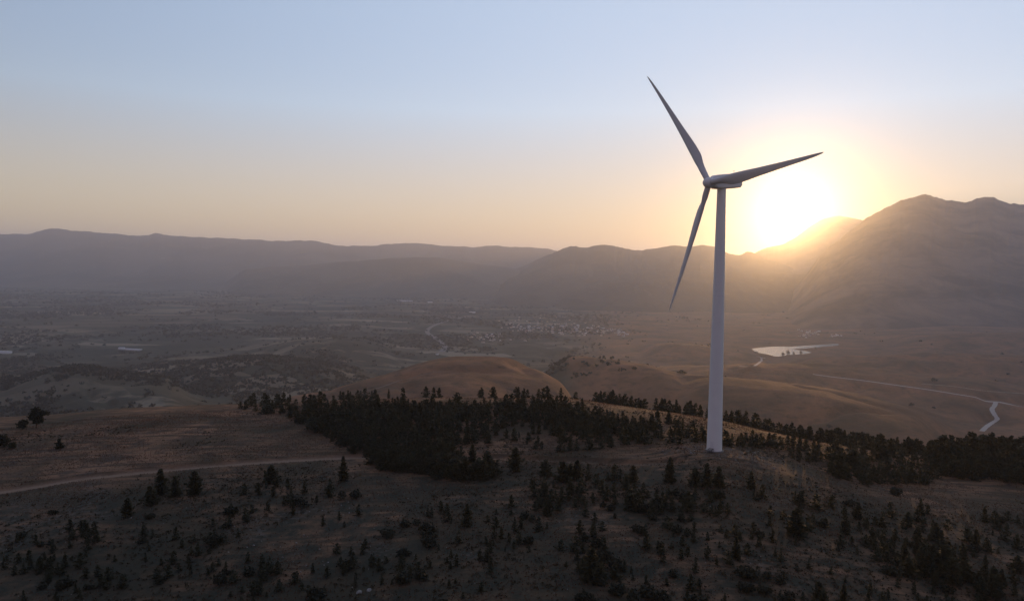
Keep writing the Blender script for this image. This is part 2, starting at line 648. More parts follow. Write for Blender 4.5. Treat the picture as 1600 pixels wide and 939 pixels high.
def valley_mat():
    m, nt, b = material('valley_fields_and_grass')
    p = pos(nt)
    warp = nt.nodes.new('ShaderNodeTexNoise')
    warp.inputs['Scale'].default_value = 0.0016
    warp.inputs['Detail'].default_value = 2
    nt.links.new(p, warp.inputs['Vector'])
    wv = vmath(nt, 'SCALE', vmath(nt, 'SUBTRACT', warp.outputs['Color'], (0.5, 0.5, 0.5)).outputs[0])
    wv.inputs['Scale'].default_value = 420.0
    pw = vmath(nt, 'ADD', p, wv.outputs[0]).outputs[0]
    flat = vmath(nt, 'MULTIPLY', pw, (1, 1, 0)).outputs[0]

    def cells(scale, rot, feat='F1'):
        v = nt.nodes.new('ShaderNodeTexVoronoi')
        v.feature = feat
        v.inputs['Scale'].default_value = 1.0
        nt.links.new(mapv(nt, flat, (scale * 0.42, scale, scale), (0, 0, rot)), v.inputs['Vector'])
        return v
    v1 = cells(0.0085, 0.35)
    sep = nt.nodes.new('ShaderNodeSeparateColor')
    nt.links.new(v1.outputs['Color'], sep.inputs[0])
    rnd, rnd2 = sep.outputs[0], sep.outputs[1]
    fld = ramp(nt, rnd, [(0.0, (0.016, 0.020, 0.012)), (0.30, (0.032, 0.037, 0.023)), (0.48, (0.052, 0.050, 0.033)), (0.70, (0.085, 0.072, 0.048)), (0.88, (0.165, 0.138, 0.095)), (1.0, (0.25, 0.215, 0.155))])
    fine = noise(nt, p, 0.03, 5, 0.65)
    fld = mix(nt, 0.28, fld, mix(nt, fine, (0.02, 0.022, 0.014), (0.13, 0.11, 0.075)), 'MIX')
    # woodland and scrub patches
    wood = ramp(nt, noise(nt, p, 0.0022, 6, 0.68, 0.4), bw(0.49, 0.55))
    fld = mix(nt, math_node(nt, 'MULTIPLY', wood, 0.85), fld, mix(nt, fine, (0.008, 0.011, 0.008), (0.026, 0.030, 0.019)))
    grass = mix(nt, ramp(nt, noise(nt, p, 0.006, 6, 0.66, 0.5), bw(0.34, 0.66)), (0.23, 0.112, 0.060), (0.075, 0.047, 0.029))
    grass = mix(nt, ramp(nt, noise(nt, mapv(nt, p, (1, 1, 3)), 0.035, 5, 0.7), bw(0.50, 0.75)), grass, (0.052, 0.040, 0.025))
    gm = attr(nt, 'meadow')
    gm = ramp(nt, math_node(nt, 'ADD', gm, math_node(nt, 'MULTIPLY', math_node(nt, 'SUBTRACT', noise(nt, p, 0.004, 4), 0.5), 0.6)), bw(0.35, 0.65))
    c = mix(nt, gm, fld, grass)
    nt.links.new(c, b.inputs['Base Color'])
    b.inputs['Roughness'].default_value = 0.95
    b.inputs['Specular IOR Level'].default_value = 0.05
    bump(nt, noise(nt, p, 0.05, 6, 0.7), b, 0.6, 6.0)
    return m


def mountain_mat(name, c0, c1, sc=0.0012):
    m, nt, b = material(name)
    p = pos(nt)
    n = noise(nt, mapv(nt, p, (1, 1, 1.8)), sc, 7, 0.66, 0.4)
    c = mix(nt, ramp(nt, n, bw(0.40, 0.62)), c0, c1)
    nt.links.new(c, b.inputs['Base Color'])
    b.inputs['Roughness'].default_value = 1.0
    b.inputs['Specular IOR Level'].default_value = 0.0
    return m


def plain_mat(name, c, rough=0.7, var=0.25, sc=2.0, spec=0.3):
    m, nt, b = material(name)
    n = noise(nt, pos(nt), sc, 4, 0.6)
    d = tuple(x * (1 - var) for x in c)
    e = tuple(min(x * (1 + var), 1) for x in c)
    nt.links.new(mix(nt, n, d, e), b.inputs['Base Color'])
    b.inputs['Roughness'].default_value = rough
    b.inputs['Specular IOR Level'].default_value = spec
    return m


def leaf_mat(name, c0, c1, transl=0.25):
    m, nt, b = material(name)
    oi = nt.nodes.new('ShaderNodeObjectInfo')
    n = noise(nt, pos(nt), 0.9, 3, 0.6)
    k = math_node(nt, 'ADD', math_node(nt, 'MULTIPLY', oi.outputs['Random'], 0.5), math_node(nt, 'MULTIPLY', n, 0.6), clamp=True)
    c = mix(nt, k, c0, c1)
    nt.links.new(c, b.inputs['Base Color'])
    b.inputs['Roughness'].default_value = 0.75
    b.inputs['Specular IOR Level'].default_value = 0.15
    t = nt.nodes.new('ShaderNodeBsdfTranslucent')
    nt.links.new(c, t.inputs['Color'])
    ms = nt.nodes.new('ShaderNodeMixShader')
    ms.inputs[0].default_value = transl
    nt.links.new(b.outputs[0], ms.inputs[1])
    nt.links.new(t.outputs[0], ms.inputs[2])
    nt.links.new(ms.outputs[0], nt.nodes['Material Output'].inputs['Surface'])
    return m


M_hill = hill_mat()
M_valley = valley_mat()
M_far = mountain_mat('far_range_slopes', (0.045, 0.045, 0.035), (0.10, 0.085, 0.06), 0.0007)
M_mid = mountain_mat('wooded_mountain_slopes', (0.022, 0.024, 0.018), (0.055, 0.048, 0.034), 0.0013)
M_right = mountain_mat('grassy_mountain_slopes', (0.060, 0.046, 0.036), (0.175, 0.120, 0.088), 0.0022)
M_needle = leaf_mat('conifer_needles', (0.015, 0.020, 0.011), (0.052, 0.052, 0.028))
M_leaf = leaf_mat('broadleaf_leaves', (0.010, 0.014, 0.008), (0.030, 0.034, 0.018))
M_bark = plain_mat('bark', (0.07, 0.05, 0.038), 0.9, 0.3, 6.0)
M_tuft = leaf_mat('dry_grass_blades', (0.060, 0.031, 0.019), (0.165, 0.080, 0.049), 0.35)
M_stone = plain_mat('pale_limestone', (0.19, 0.18, 0.17), 0.9, 0.35, 3.0)
M_paint = plain_mat('turbine_white_paint', (0.70, 0.70, 0.70), 0.42, 0.05, 0.35)
M_blade = plain_mat('blade_grey_paint', (0.58, 0.58, 0.59), 0.45, 0.06, 0.4)
M_seam = plain_mat('tower_flange_paint', (0.64, 0.64, 0.65), 0.5, 0.05, 1.0)
M_dark = plain_mat('dark_rubber_and_grille', (0.04, 0.04, 0.045), 0.6, 0.2, 3.0)
M_conc = plain_mat('weathered_concrete', (0.15, 0.14, 0.13), 0.9, 0.3, 1.5)
M_wall = plain_mat('pale_render_walls', (0.70, 0.65, 0.60), 0.85, 0.2, 0.02)
M_wall2 = plain_mat('grey_render_walls', (0.40, 0.37, 0.34), 0.85, 0.2, 0.02)
M_roof = plain_mat('clay_tile_roof', (0.20, 0.10, 0.075), 0.85, 0.35, 0.05)
M_roofg = plain_mat('pale_sheet_roof', (0.60, 0.60, 0.63), 0.5, 0.15, 0.05)
M_road = plain_mat('pale_gravel_road', (0.35, 0.31, 0.28), 0.95, 0.2, 0.2)
M_dirt = plain_mat('dry_dirt', (0.17, 0.115, 0.08), 0.95, 0.3, 0.1)
M_asph = plain_mat('worn_asphalt', (0.15, 0.14, 0.135), 0.9, 0.2, 0.1)
M_herb = leaf_mat('low_herbs', (0.016, 0.017, 0.011), (0.060, 0.048, 0.028), 0.15)
M_scrub = leaf_mat('scrub_leaves', (0.010, 0.013, 0.009), (0.030, 0.032, 0.020), 0.15)


def water_mat():
    m, nt, b = material('pond_water')
    b.inputs['Base Color'].default_value = (0.02, 0.03, 0.035, 1)
    b.inputs['Roughness'].default_value = 0.16
    b.inputs['IOR'].default_value = 1.33
    bump(nt, noise(nt, pos(nt), 0.35, 4, 0.65), b, 0.5, 0.8)
    return m


M_water = water_mat()


# ------------------------------------------------------------------ ground sheets
def polar(name, az, rr, fn, mat, attrs=None):
    A, Rr = np.meshgrid(az, rr)
    x = Rr * np.sin(A)
    y = Rr * np.cos(A)
    z = fn(x.ravel(), y.ravel()).reshape(x.shape)
    V = np.stack([x, y, z], -1).reshape(-1, 3)
    n, m = len(rr), len(az)
    i = np.arange(n - 1)[:, None] * m + np.arange(m - 1)[None, :]
    Fq = np.stack([i, i + m, i + m + 1, i + 1], -1).reshape(-1, 4)
    Fq = Fq[:, ::-1]
    me = mesh_np(name, V, Fq, True)
    if attrs:
        for k, f in attrs.items():
            a = me.attributes.new(k, 'FLOAT', 'POINT')
            a.data.foreach_set('value', f(V[:, 0], V[:, 1]).astype(np.float32))
    o = obj(name, me, mat)
    tag(o, kind='structure')
    return o


def fine_az(lim, n, full):
    a = np.linspace(-lim, lim, n)
    b = np.linspace(lim, full, 40)[1:]
    return np.concatenate([-b[::-1], a, b])


def m_track(x, y):
    t = np.zeros(len(x))
    for P, w, dp in TRACKS:
        d, _, _ = seg_dist(x, y, P)
        t = np.maximum(t, (1 - sstep(w * 0.8, w + 1.2, d)) * (1 - 0.75 * sstep(-35, 5, x)))
    return t


def m_stony(x, y):
    d = np.hypot((x - TB[0] - 4) / 1.5, y - TB[1] + 1)
    a = 1 - sstep(5, 15, d + 3 * fbm(x, y, 8, 2, 3))
    return np.clip(a + 0.45 * sstep(0.34, 0.6, fbm(x, y, 16, 3, 41)) * (1 - sstep(195, 240, y)), 0, 1)


def m_green(x, y):
    s, Y = polar_sy(x, y)
    y1 = pchip(_hs, _n1[:, 1], s)
    return np.clip(sstep(0, -35, Y - y1 - 6 + 10 * fbm(x, y, 30, 3, 51)), 0, 1)


polar('hill_ground', fine_az(0.70, 1150, math.pi), np.concatenate([np.linspace(2, 110, 60)[:-1], np.linspace(110, 380, 430)[:-1], np.geomspace(380, 950, 60)]), hill, M_hill,
      {'track': m_track, 'stony': m_stony, 'green': m_green})


def m_meadow(x, y):
    s = x / np.maximum(y, 1)
    r = np.hypot(x, y)
    right = sstep(0.02, 0.20, s) * (1 - 0.5 * sstep(3000, 5200, r) * (1 - sstep(0.35, 0.55, s)))
    dome = np.zeros(len(x))
    for R in V_RIDGES[:2]:
        dome = np.maximum(dome, sstep(8, 40, R(x, y, ZP + 140)))
    return np.clip(np.maximum(right, dome) * 1.0 + 0.15, 0, 1)


polar('valley_ground', fine_az(0.72, 1000, math.pi), np.geomspace(480, 60000, 640), valley, M_valley, {'meadow': m_meadow})


def mountain(name, pts, depth_f, depth_b, mat, seed, rough, n_u=420, n_t=90, base=ZP - 25, pw=1.25):
    P = np.array([at(u, v, Y) for u, v, Y in pts])
    s = P[:, 0] / P[:, 1]
    ss = np.linspace(s[0], s[-1], n_u)
    Yr = pchip(s, P[:, 1], ss)
    zr = pchip(s, P[:, 2], ss)
    x0 = ss * Yr
    zr = zr + rough * 0.42 * fbm(x0, x0 * 0 + seed, 240 * Yr.mean() / 9000, 5, seed, 0.62)
    q = np.linspace(0, 1, n_u)
    zr = base + (zr - base) * sstep(0, 0.10, q) * sstep(1, 0.90, q)
    t = np.concatenate([-np.linspace(1, 0, int(n_t * 0.72)), np.linspace(0, 1, n_t - int(n_t * 0.72) + 1)[1:]])
    S, T = np.meshgrid(ss, t)
    Y = Yr[None, :] + np.where(T < 0, T * depth_f, T * depth_b)
    X = S * Y
    k = np.abs(T)
    sh = (1 - k) ** pw * (1 + 0.25 * np.sin(k * math.pi))
    Z = base + (zr[None, :] - base) * sh
    env = np.sin(np.clip(k, 0, 1) * math.pi) ** 0.8
    rid = 1 - 2 * np.abs(fbm(X, Y * 0.45, depth_f * 0.30, 5, seed + 9, 0.52))
    Z = Z + rough * env * (rid - 0.55)
    V = np.stack([X, Y, Z], -1).reshape(-1, 3)
    n, m = len(t), n_u
    i = np.arange(n - 1)[:, None] * m + np.arange(m - 1)[None, :]
    Fq = np.stack([i, i + 1, i + m + 1, i + m], -1).reshape(-1, 4)
    o = obj(name, mesh_np(name, V, Fq, True), mat)
    tag(o, kind='structure')
    return o


mountain('far_mountains', [(-700, 378, 15500), (-300, 374, 15500), (-100, 368, 15500), (0, 366, 15500), (40, 367, 15500), (62, 362, 15500), (85, 356.5, 15500), (110, 360, 15500), (150, 364, 15500), (200, 367, 15500),
          (230, 367, 15500), (245, 363.5, 15500), (258, 367, 15500), (290, 370, 15500), (345, 372, 15500), (400, 374, 15500), (440, 376, 15500), (478, 376, 15500), (500, 378, 15500), (530, 383, 15500), (580, 383.5, 15500), (620, 380.5, 15500),
          (650, 379.5, 15500), (690, 383, 15500), (740, 386, 15500), (770, 383.5, 15500), (800, 386, 15500), (850, 388, 15500), (880, 394, 15500), (950, 402, 15500), (1060, 408, 15500), (1200, 412, 15500)],
         6200, 3500, M_far, 3, 95, 480)
mountain('far_foothills', [(330, 426, 10500), (400, 419, 10500), (470, 414.5, 10500), (530, 410, 10500), (580, 406, 10500), (625, 403.5, 10500), (672, 402.5, 10500), (705, 406, 10500), (745, 412, 10500),
          (790, 417, 10500), (840, 424, 10500), (900, 434, 10500)], 2600, 1500, M_far, 15, 40, 240)
mountain('middle_mountains', [(740, 434, 11000), (780, 426, 11000), (815, 417, 11000), (850, 402, 11000), (875, 391, 11000), (897, 384.5, 11000), (915, 386, 11000), (940, 382.5, 11000), (960, 385, 11000), (1000, 391.5, 11000),
          (1030, 388, 11000), (1055, 384.5, 11000), (1075, 386, 11000), (1100, 383.5, 11000), (1118, 386, 11000), (1140, 397, 11000), (1156, 398, 11000), (1168, 394, 11000), (1180, 396, 11000), (1200, 405, 11000), (1300, 412, 11000)],
         4300, 2400, M_mid, 27, 80, 460)
mountain('low_wooded_ridge', [(840, 452, 8600), (900, 440, 8600), (960, 430, 8600), (1010, 425, 8600), (1060, 422, 8600), (1110, 422.5, 8600), (1160, 425, 8600), (1230, 428, 8600), (1330, 430, 8600), (1450, 436, 8600)],
         2600, 1600, M_mid, 33, 45, 420)
mountain('shoulder_mountain', [(1120, 430, 12300), (1160, 410, 12300), (1185, 394, 12300), (1210, 385, 12300), (1235, 376, 12300), (1258, 360, 12300), (1276, 347, 12300), (1292, 340.5, 12300), (1318, 339, 12300), (1345, 342, 12300), (1380, 348, 12300), (1450, 358, 12300), (1560, 372, 12300)],
         4200, 2600, M_right, 41, 90, 520)
mountain('right_mountain', [(1180, 470, 7400), (1215, 445, 7400), (1250, 420, 7400), (1285, 392, 7400), (1320, 367, 7400), (1352, 345, 7400), (1390, 323, 7400), (1424, 307.5, 7400), (1445, 306, 7400), (1462, 308, 7400), (1480, 313.5, 7400), (1505, 314, 7400),
          (1530, 310, 7400), (1552, 308.5, 7400), (1566, 313, 7400), (1582, 318, 7400), (1605, 320, 7400), (1700, 312, 7400), (1850, 330, 7400), (2050, 345, 7400), (2300, 370, 7400)],
         3500, 2400, M_right, 55, 95, 620, base=ZP - 60, pw=1.7)

# ------------------------------------------------------------------ haze
hz_me = bpy.data.meshes.new('haze')
bm = bmesh.new()
bmesh.ops.create_cube(bm, size=1.0)
bm.to_mesh(hz_me)
bm.free()
haze = bpy.data.objects.new('haze', hz_me)
HX0, HX1, HY0, HY1, HZ0, HZ1 = -62000, 62000, -62000, 62000, -470, 900
haze.location = ((HX0 + HX1) / 2, (HY0 + HY1) / 2, (HZ0 + HZ1) / 2)
haze.scale = (HX1 - HX0, HY1 - HY0, HZ1 - HZ0)
COL.objects.link(haze)
hm = bpy.data.materials.new('pale_valley_haze')
hm.use_nodes = True
hm.node_tree.nodes.clear()
HAZE_DENSITY = 5.9e-5
HAZE_COLOR = (0.72, 0.83, 1.0, 1)
va = hm.node_tree.nodes.new('ShaderNodeAddShader')
for i_, (share, g_) in enumerate(((0.895, 0.42), (0.105, 0.935))):      # fine and coarse droplets of the same even haze
    pv = hm.node_tree.nodes.new('ShaderNodeVolumePrincipled')
    pv.inputs['Density'].default_value = HAZE_DENSITY * share
    pv.inputs['Color'].default_value = HAZE_COLOR
    pv.inputs['Anisotropy'].default_value = g_
    for k in ('Density Attribute', 'Color Attribute', 'Temperature Attribute'):
        pv.inputs[k].default_value = ''
    hm.node_tree.links.new(pv.outputs[0], va.inputs[i_])
ho = hm.node_tree.nodes.new('ShaderNodeOutputMaterial')
hm.node_tree.links.new(va.outputs[0], ho.inputs['Volume'])
hz_me.materials.append(hm)
tag(haze, 'pale evening haze filling the valley between the hills and mountains', 'haze', kind='stuff')


# ------------------------------------------------------------------ wind turbine
def lathe(prof, n=48):
    V = []
    for r, z in prof:
        for k in range(n):
            a = 2 * math.pi * k / n
            V.append((r * math.cos(a), r * math.sin(a), z))
    Fq = []
    for j in range(len(prof) - 1):
        for k in range(n):
            Fq.append((j * n + k, j * n + (k + 1) % n, (j + 1) * n + (k + 1) % n, (j + 1) * n + k))
    return np.array(V), np.array(Fq)


def loft(sections, cap=True):
    n = len(sections[0])
    V = np.concatenate(sections)
    Fq = []
    for j in range(len(sections) - 1):
        for k in range(n):
            Fq.append((j * n + k, j * n + (k + 1) % n, (j + 1) * n + (k + 1) % n, (j + 1) * n + k))
    Fl = [np.array(Fq)]
    if cap:
        c0, c1 = len(V), len(V) + 1
        V = np.concatenate([V, [sections[0].mean(0)], [sections[-1].mean(0)]])
        b = (len(sections) - 1) * n
        Fl.append(np.array([(c0, (k + 1) % n, k) for k in range(n)] + [(c1, b + k, b + (k + 1) % n) for k in range(n)]))
    return V, Fl


def box_me(name, size, loc=(0, 0, 0), bevel=0.0, rot=None):
    bm = bmesh.new()
    bmesh.ops.create_cube(bm, size=1.0)
    bmesh.ops.scale(bm, vec=size, verts=bm.verts)
    if bevel:
        bmesh.ops.bevel(bm, geom=bm.edges[:], offset=bevel, segments=2, affect='EDGES')
    if rot is not None:
        bmesh.ops.rotate(bm, cent=(0, 0, 0), matrix=rot, verts=bm.verts)
    bmesh.ops.translate(bm, vec=loc, verts=bm.verts)
    me = bpy.data.meshes.new(name)
    bm.to_mesh(me)
    bm.free()
    return me


HUB_H = 81.0
YAW = math.radians(48.5)            # rotor axis turned this far to the left of the line to the camera
TILT = math.radians(-5)
R_BLADE = 42.5
base_z = float(hill(np.array([TB[0]]), np.array([TB[1]]))[0])
turb = empty('wind_turbine', (TB[0], TB[1], base_z - 0.05))
tag(turb, 'tall white three-bladed wind turbine standing on the hilltop before the sunset', 'wind turbine')
prof = []
for k in range(41):
    z = (HUB_H - 1.9) * k / 40
    t = z / (HUB_H - 1.9)
    prof.append((2.28 - 0.98 * t - 0.0 * t, z))
V, Fq = lathe(prof, 64)
obj('tower', mesh_np('tower', V, Fq, True), M_paint, turb)
for zz in (21.0, 47.0):
    r = 2.28 - 0.98 * zz / (HUB_H - 1.9)
    V, Fq = lathe([(r - 0.02, zz - 0.07), (r + 0.012, zz - 0.06), (r + 0.012, zz + 0.06), (r - 0.02, zz + 0.07)], 64)
    obj('flange', mesh_np('flange', V, Fq, True), M_seam, turb)
V, Fq = lathe([(0.0, 0.22), (2.6, 0.20), (2.75, 0.14), (2.8, -1.2)], 48)
obj('foundation', mesh_np('foundation', V, Fq, False), M_conc, turb)
# door with steps, on the camera side
ang = math.atan2(-TB[1], -TB[0]) - 0.35
dv = Vector((math.cos(ang), math.sin(ang), 0))
rotd = Matrix.Rotation(ang, 3, 'Z')
door = obj('door', box_me('door', (0.12, 0.95, 2.1), tuple(dv * 2.24 + Vector((0, 0, 2.1))), 0.03, rotd), M_seam, turb)
stp = bmesh.new()
for k in range(5):
    g = bmesh.ops.create_cube(stp, size=1.0)['verts']
    bmesh.ops.scale(stp, vec=(0.34, 1.2, 0.06), verts=g)
    bmesh.ops.translate(stp, vec=(2.55 + 0.32 * (4 - k) + (0.35 if k < 4 else 0), 0, 0.2 * k + 0.22), verts=g)
for sgn in (-1, 1):
    g = bmesh.ops.create_cube(stp, size=1.0)['verts']
    bmesh.ops.scale(stp, vec=(1.9, 0.05, 0.08), verts=g)
    bmesh.ops.translate(stp, vec=(3.3, 0.62 * sgn, 0.95), verts=g)
    for q in (2.5, 3.3, 4.1):
        g = bmesh.ops.create_cube(stp, size=1.0)['verts']
        bmesh.ops.scale(stp, vec=(0.06, 0.06, 1.3), verts=g)
        bmesh.ops.translate(stp, vec=(q, 0.66 * sgn, 0.5), verts=g)
bmesh.ops.rotate(stp, cent=(0, 0, 0), matrix=rotd, verts=stp.verts)
me = bpy.data.meshes.new('steps')
stp.to_mesh(me)
stp.free()
obj('steps', me, M_dark, turb)

# rotor frame: X = rotor axis (towards the nose), Y in the rotor plane, Z up
to_cam = Vector((-TB[0], -TB[1], 0)).normalized()
axis = Matrix.Rotation(-YAW, 3, 'Z') @ to_cam
FR = Matrix((axis, Vector((0, 0, 1)).cross(axis), Vector((0, 0, 1)))).transposed()
FR = FR @ Matrix.Rotation(-TILT, 3, 'Y')
FN = np.array(FR)
TOP = np.array([0, 0, HUB_H])
OVER = 4.85


def put(V):
    return np.asarray(V) @ FN.T + TOP


def rsec(x, hw, zt, zb, rc=0.45, n=5):
    """rounded rectangle in the YZ plane at x"""
    P = []
    for cyy, cz, a0 in ((hw - rc, zt - rc, 0), (-hw + rc, zt - rc, 90), (-hw + rc, zb + rc, 180), (hw - rc, zb + rc, 270)):
        for k in range(n):
            a = math.radians(a0 + 90 * k / (n - 1))
            P.append((x, cyy + rc * math.cos(a), cz + rc * math.sin(a)))
    return np.array(P)


secs = [rsec(3.7, 1.2, 1.3, -1.4, 0.9), rsec(3.4, 1.4, 1.75, -1.6, 0.8), rsec(2.7, 1.65, 2.1, -1.85, 0.5), rsec(1.0, 1.75, 2.2, -1.95, 0.4), rsec(-3.8, 1.75, 2.15, -1.95, 0.4),
        rsec(-5.9, 1.65, 2.0, -1.9, 0.4), rsec(-6.6, 1.5, 1.8, -1.4, 0.4), rsec(-6.8, 1.2, 1.5, -0.8, 0.4)]
V, Fl = loft(secs)
nac = obj('nacelle', mesh_np('nacelle', put(V), Fl, True), M_paint, turb)
# mast with wind vane, roof hatch and rear grille
V1, F1 = lathe([(0.05, 0), (0.04, 1.25), (0.0, 1.26)], 8)
V2, F2 = lathe([(0.03, -0.45), (0.03, 0.45)], 8)
V2 = V2[:, [2, 0, 1]] + np.array([0, 0, 1.2])
Vm = np.concatenate([V1, V2]) + np.array([-4.6, 0.3, 2.05])
obj('wind_mast', mesh_np('wind_mast', put(Vm), np.concatenate([F1, F2 + len(V1)]), True), M_dark, nac)
bmx = box_me('roof_hatch', (1.6, 1.4, 0.22), (-1.6, 0, 2.22), 0.05)
for v in bmx.vertices:
    v.co = Vector(put(np.array([v.co]))[0])
obj('roof_hatch', bmx, M_seam, nac)
bmx = box_me('cooling_grille', (0.1, 1.9, 1.4), (-6.8, 0, 0.35), 0.02)
for v in bmx.vertices:
    v.co = Vector(put(np.array([v.co]))[0])
obj('cooling_grille', bmx, M_dark, nac)
# hub with nose cone
hp = [(1.30, -1.25), (1.52, -0.9), (1.62, 0.0), (1.55, 0.6), (1.35, 1.15), (1.0, 1.6), (0.55, 1.88), (0.0, 1.97)]
V, Fq = lathe(hp, 40)
V = V[:, [2, 0, 1]] + np.array([OVER, 0, 0])
obj('hub', mesh_np('hub', put(V), Fq, True), M_paint, turb)


def blade_sections():
    st = [  # r, chord, thickness ratio, twist deg, axis offset of the leading edge (fraction of chord ahead)
        (1.1, 1.75, 1.0, 14, 0.5), (2.2, 1.75, 1.0, 14, 0.5), (4.0, 1.9, 0.80, 14, 0.46), (6.4, 2.35, 0.50, 13, 0.38), (9.2, 3.15, 0.34, 11, 0.31), (11.5, 3.15, 0.28, 9, 0.30), (14.5, 2.95, 0.25, 7, 0.30),
        (19, 2.45, 0.23, 5, 0.30), (24, 2.0, 0.21, 3.2, 0.30), (29, 1.6, 0.20, 1.8, 0.30), (34, 1.22, 0.18, 0.8, 0.30), (38.5, 0.88, 0.17, 0, 0.32), (41.3, 0.5, 0.17, -0.5, 0.36), (42.2, 0.24, 0.2, -0.5, 0.42), (42.5, 0.05, 0.3, -0.5, 0.5)]
    S = np.array(st)
    rr = np.concatenate([np.linspace(1.1, 12, 16), np.linspace(12, 38.5, 20)[1:], np.linspace(38.5, 42.5, 9)[1:]])
    secs = []
    n = 24
    for r in rr:
        ch, th, tw, le = [pchip(S[:, 0], S[:, j], np.array([r]))[0] for j in (1, 2, 3, 4)]
        a = np.arange(n) / n * 2 * math.pi
        circ = np.stack([0.5 * np.cos(a), 0.5 * np.sin(a)], 1)
        xx = 0.5 * (1 - np.cos(a))            # airfoil: chordwise 0..1
        yt = 5 * (0.2969 * np.sqrt(xx) - 0.126 * xx - 0.3516 * xx ** 2 + 0.2843 * xx ** 3 - 0.1036 * xx ** 4)
        foil = np.stack([0.5 - xx, np.where(a <= math.pi, yt, -yt * 0.75) + 0.05 * np.sin(math.pi * xx)], 1)
        w = sstep(0.45, 0.95, th)
        sh = circ * w + np.stack([foil[:, 0], foil[:, 1] * th], 1) * (1 - w)
        c = (sh[:, 0] - 0.5 + le) * ch        # + towards the leading edge
        t = sh[:, 1] * ch
        tr = math.radians(tw)
        lead = c * math.cos(tr) - t * math.sin(tr)
        nx = c * math.sin(tr) + t * math.cos(tr)
        pre = 2.2 * (r / 42.5) ** 2
        secs.append(np.stack([nx + pre, lead, np.full(n, r)], 1))
    return secs


BS = blade_sections()
BLADE_ANG = (34.3, 154.3, 274.3)
for ba in BLADE_ANG:
    a = math.radians(ba)          # anticlockwise from straight up, as seen from the camera
    ca, sa = math.cos(a), math.sin(a)
    LEFTY = -1.0                 # frame Y that lies to the left in view
    out_s = []
    for S_ in BS:
        x, l, r = S_[:, 0], S_[:, 1], S_[:, 2] * 1.03
        left = r * sa + l * ca
        up = r * ca - l * sa
        out_s.append(np.stack([x + OVER, LEFTY * left, up], 1))
    V, Fl = loft(out_s)
    obj('blade', mesh_np('blade', put(V), Fl, True), M_blade, turb)


# ------------------------------------------------------------------ plants
def quads(C, A, B):
    """one quad per row: centre C, half axes A and B"""
    V = np.stack([C - A - B, C + A - B, C + A + B, C - A + B], 1).reshape(-1, 3)
    return V, np.arange(len(V)).reshape(-1, 4)


def conifer(seed, h=6.0, rad=1.7, dens=1.0, skirt=0.25, lean=0.0):
    """needle clumps on whorled branches: returns crown (V, F) and trunk (V, F)"""
    g = np.random.default_rng(seed)
    C, A, B = [], [], []
    z = skirt
    while z < h - 0.15:
        t = (z - skirt) / (h - skirt)
        rz = rad * (1 - t) ** 0.85 * (0.75 + 0.5 * g.random()) * (1 - 0.35 * math.exp(-t * 9)) + 0.08
        nb = max(4, int((5 + 3 * (1 - t)) * dens))
        a0 = g.random() * 6.28
        for k in range(nb):
            a = a0 + k * 6.283 / nb + g.normal(0, 0.25)
            L = rz * (0.6 + 0.65 * g.random())
            droop = -0.10 - 0.25 * (1 - t) + 0.35 * t
            n = max(2, int(L / 0.27 * dens ** 0.5))
            for j in range(n):
                f = (j + 0.6 + 0.4 * g.random()) / n
                d = np.array([math.cos(a), math.sin(a), 0])
                c = d * L * f + np.array([0, 0, z + droop * L * f + 0.22 * L * f * f])
                w = (0.20 + 0.16 * (1 - f)) * (0.7 + 0.6 * g.random())
                u = d * w * 1.1 + np.array([0, 0, 0.10 * g.normal() + 0.06])
                v = np.array([-d[1], d[0], 0]) * w * (0.6 + 0.5 * g.random()) + np.array([0, 0, g.normal() * 0.12])
                C.append(c + g.normal(0, 0.05, 3))
                A.append(u)
                B.append(v)
                if g.random() < 0.5:
                    C.append(c + g.normal(0, 0.06, 3))
                    A.append(u * 0.8)
                    B.append(np.array([0, 0, w * 0.75]) + g.normal(0, 0.05, 3))
        z += (0.30 + 0.16 * g.random()) / dens ** 0.5
    # leader
    for k in range(5):
        zz = h - 0.55 + k * 0.14
        a = g.random() * 6.28
        C.append(np.array([0, 0, zz]))
        A.append(np.array([math.cos(a), math.sin(a), 0.25]) * (0.16 - 0.025 * k))
        B.append(np.array([0, 0, 0.13]))
    C, A, B = np.array(C), np.array(A), np.array(B)
    C[:, 0] += lean * C[:, 2]
    V, Fq = quads(C, A, B)
    TV, TF = lathe([(0.14 * h / 6, -0.3), (0.10 * h / 6, h * 0.3), (0.05, h * 0.75), (0.012, h * 0.98)], 7)
    TV = TV.copy()
    TV[:, 0] += lean * TV[:, 2]
    return (V, Fq), (TV, TF)


def leafy(seed, blobs, n, size):
    """leaf clumps spread through ellipsoid blobs (cx, cy, cz, rx, ry, rz)"""
    g = np.random.default_rng(seed)
    C = []
    wts = np.array([b[3] * b[4] * b[5] for b in blobs]) ** 0.7
    for b, w in zip(blobs, wts / wts.sum()):
        m = int(n * w)
        d = g.normal(size=(m, 3))
        d /= np.linalg.norm(d, axis=1)[:, None]
        r = g.random(m) ** 0.42
        k = 1 + 0.28 * np.sin(d[:, 0] * 5 + seed) * np.cos(d[:, 1] * 4 - seed) + 0.15 * np.sin(d[:, 2] * 9)
        C.append(d * (r * k)[:, None] * np.array(b[3:6]) + np.array(b[:3]))
    C = np.concatenate(C)
    A = g.normal(size=C.shape)
    A /= np.linalg.norm(A, axis=1)[:, None]
    B = np.cross(A, g.normal(size=C.shape))
    B /= np.linalg.norm(B, axis=1)[:, None] + 1e-9
    sz = size * (0.6 + 0.8 * g.random(len(C)))[:, None]
    return quads(C, A * sz, B * sz * 0.7)


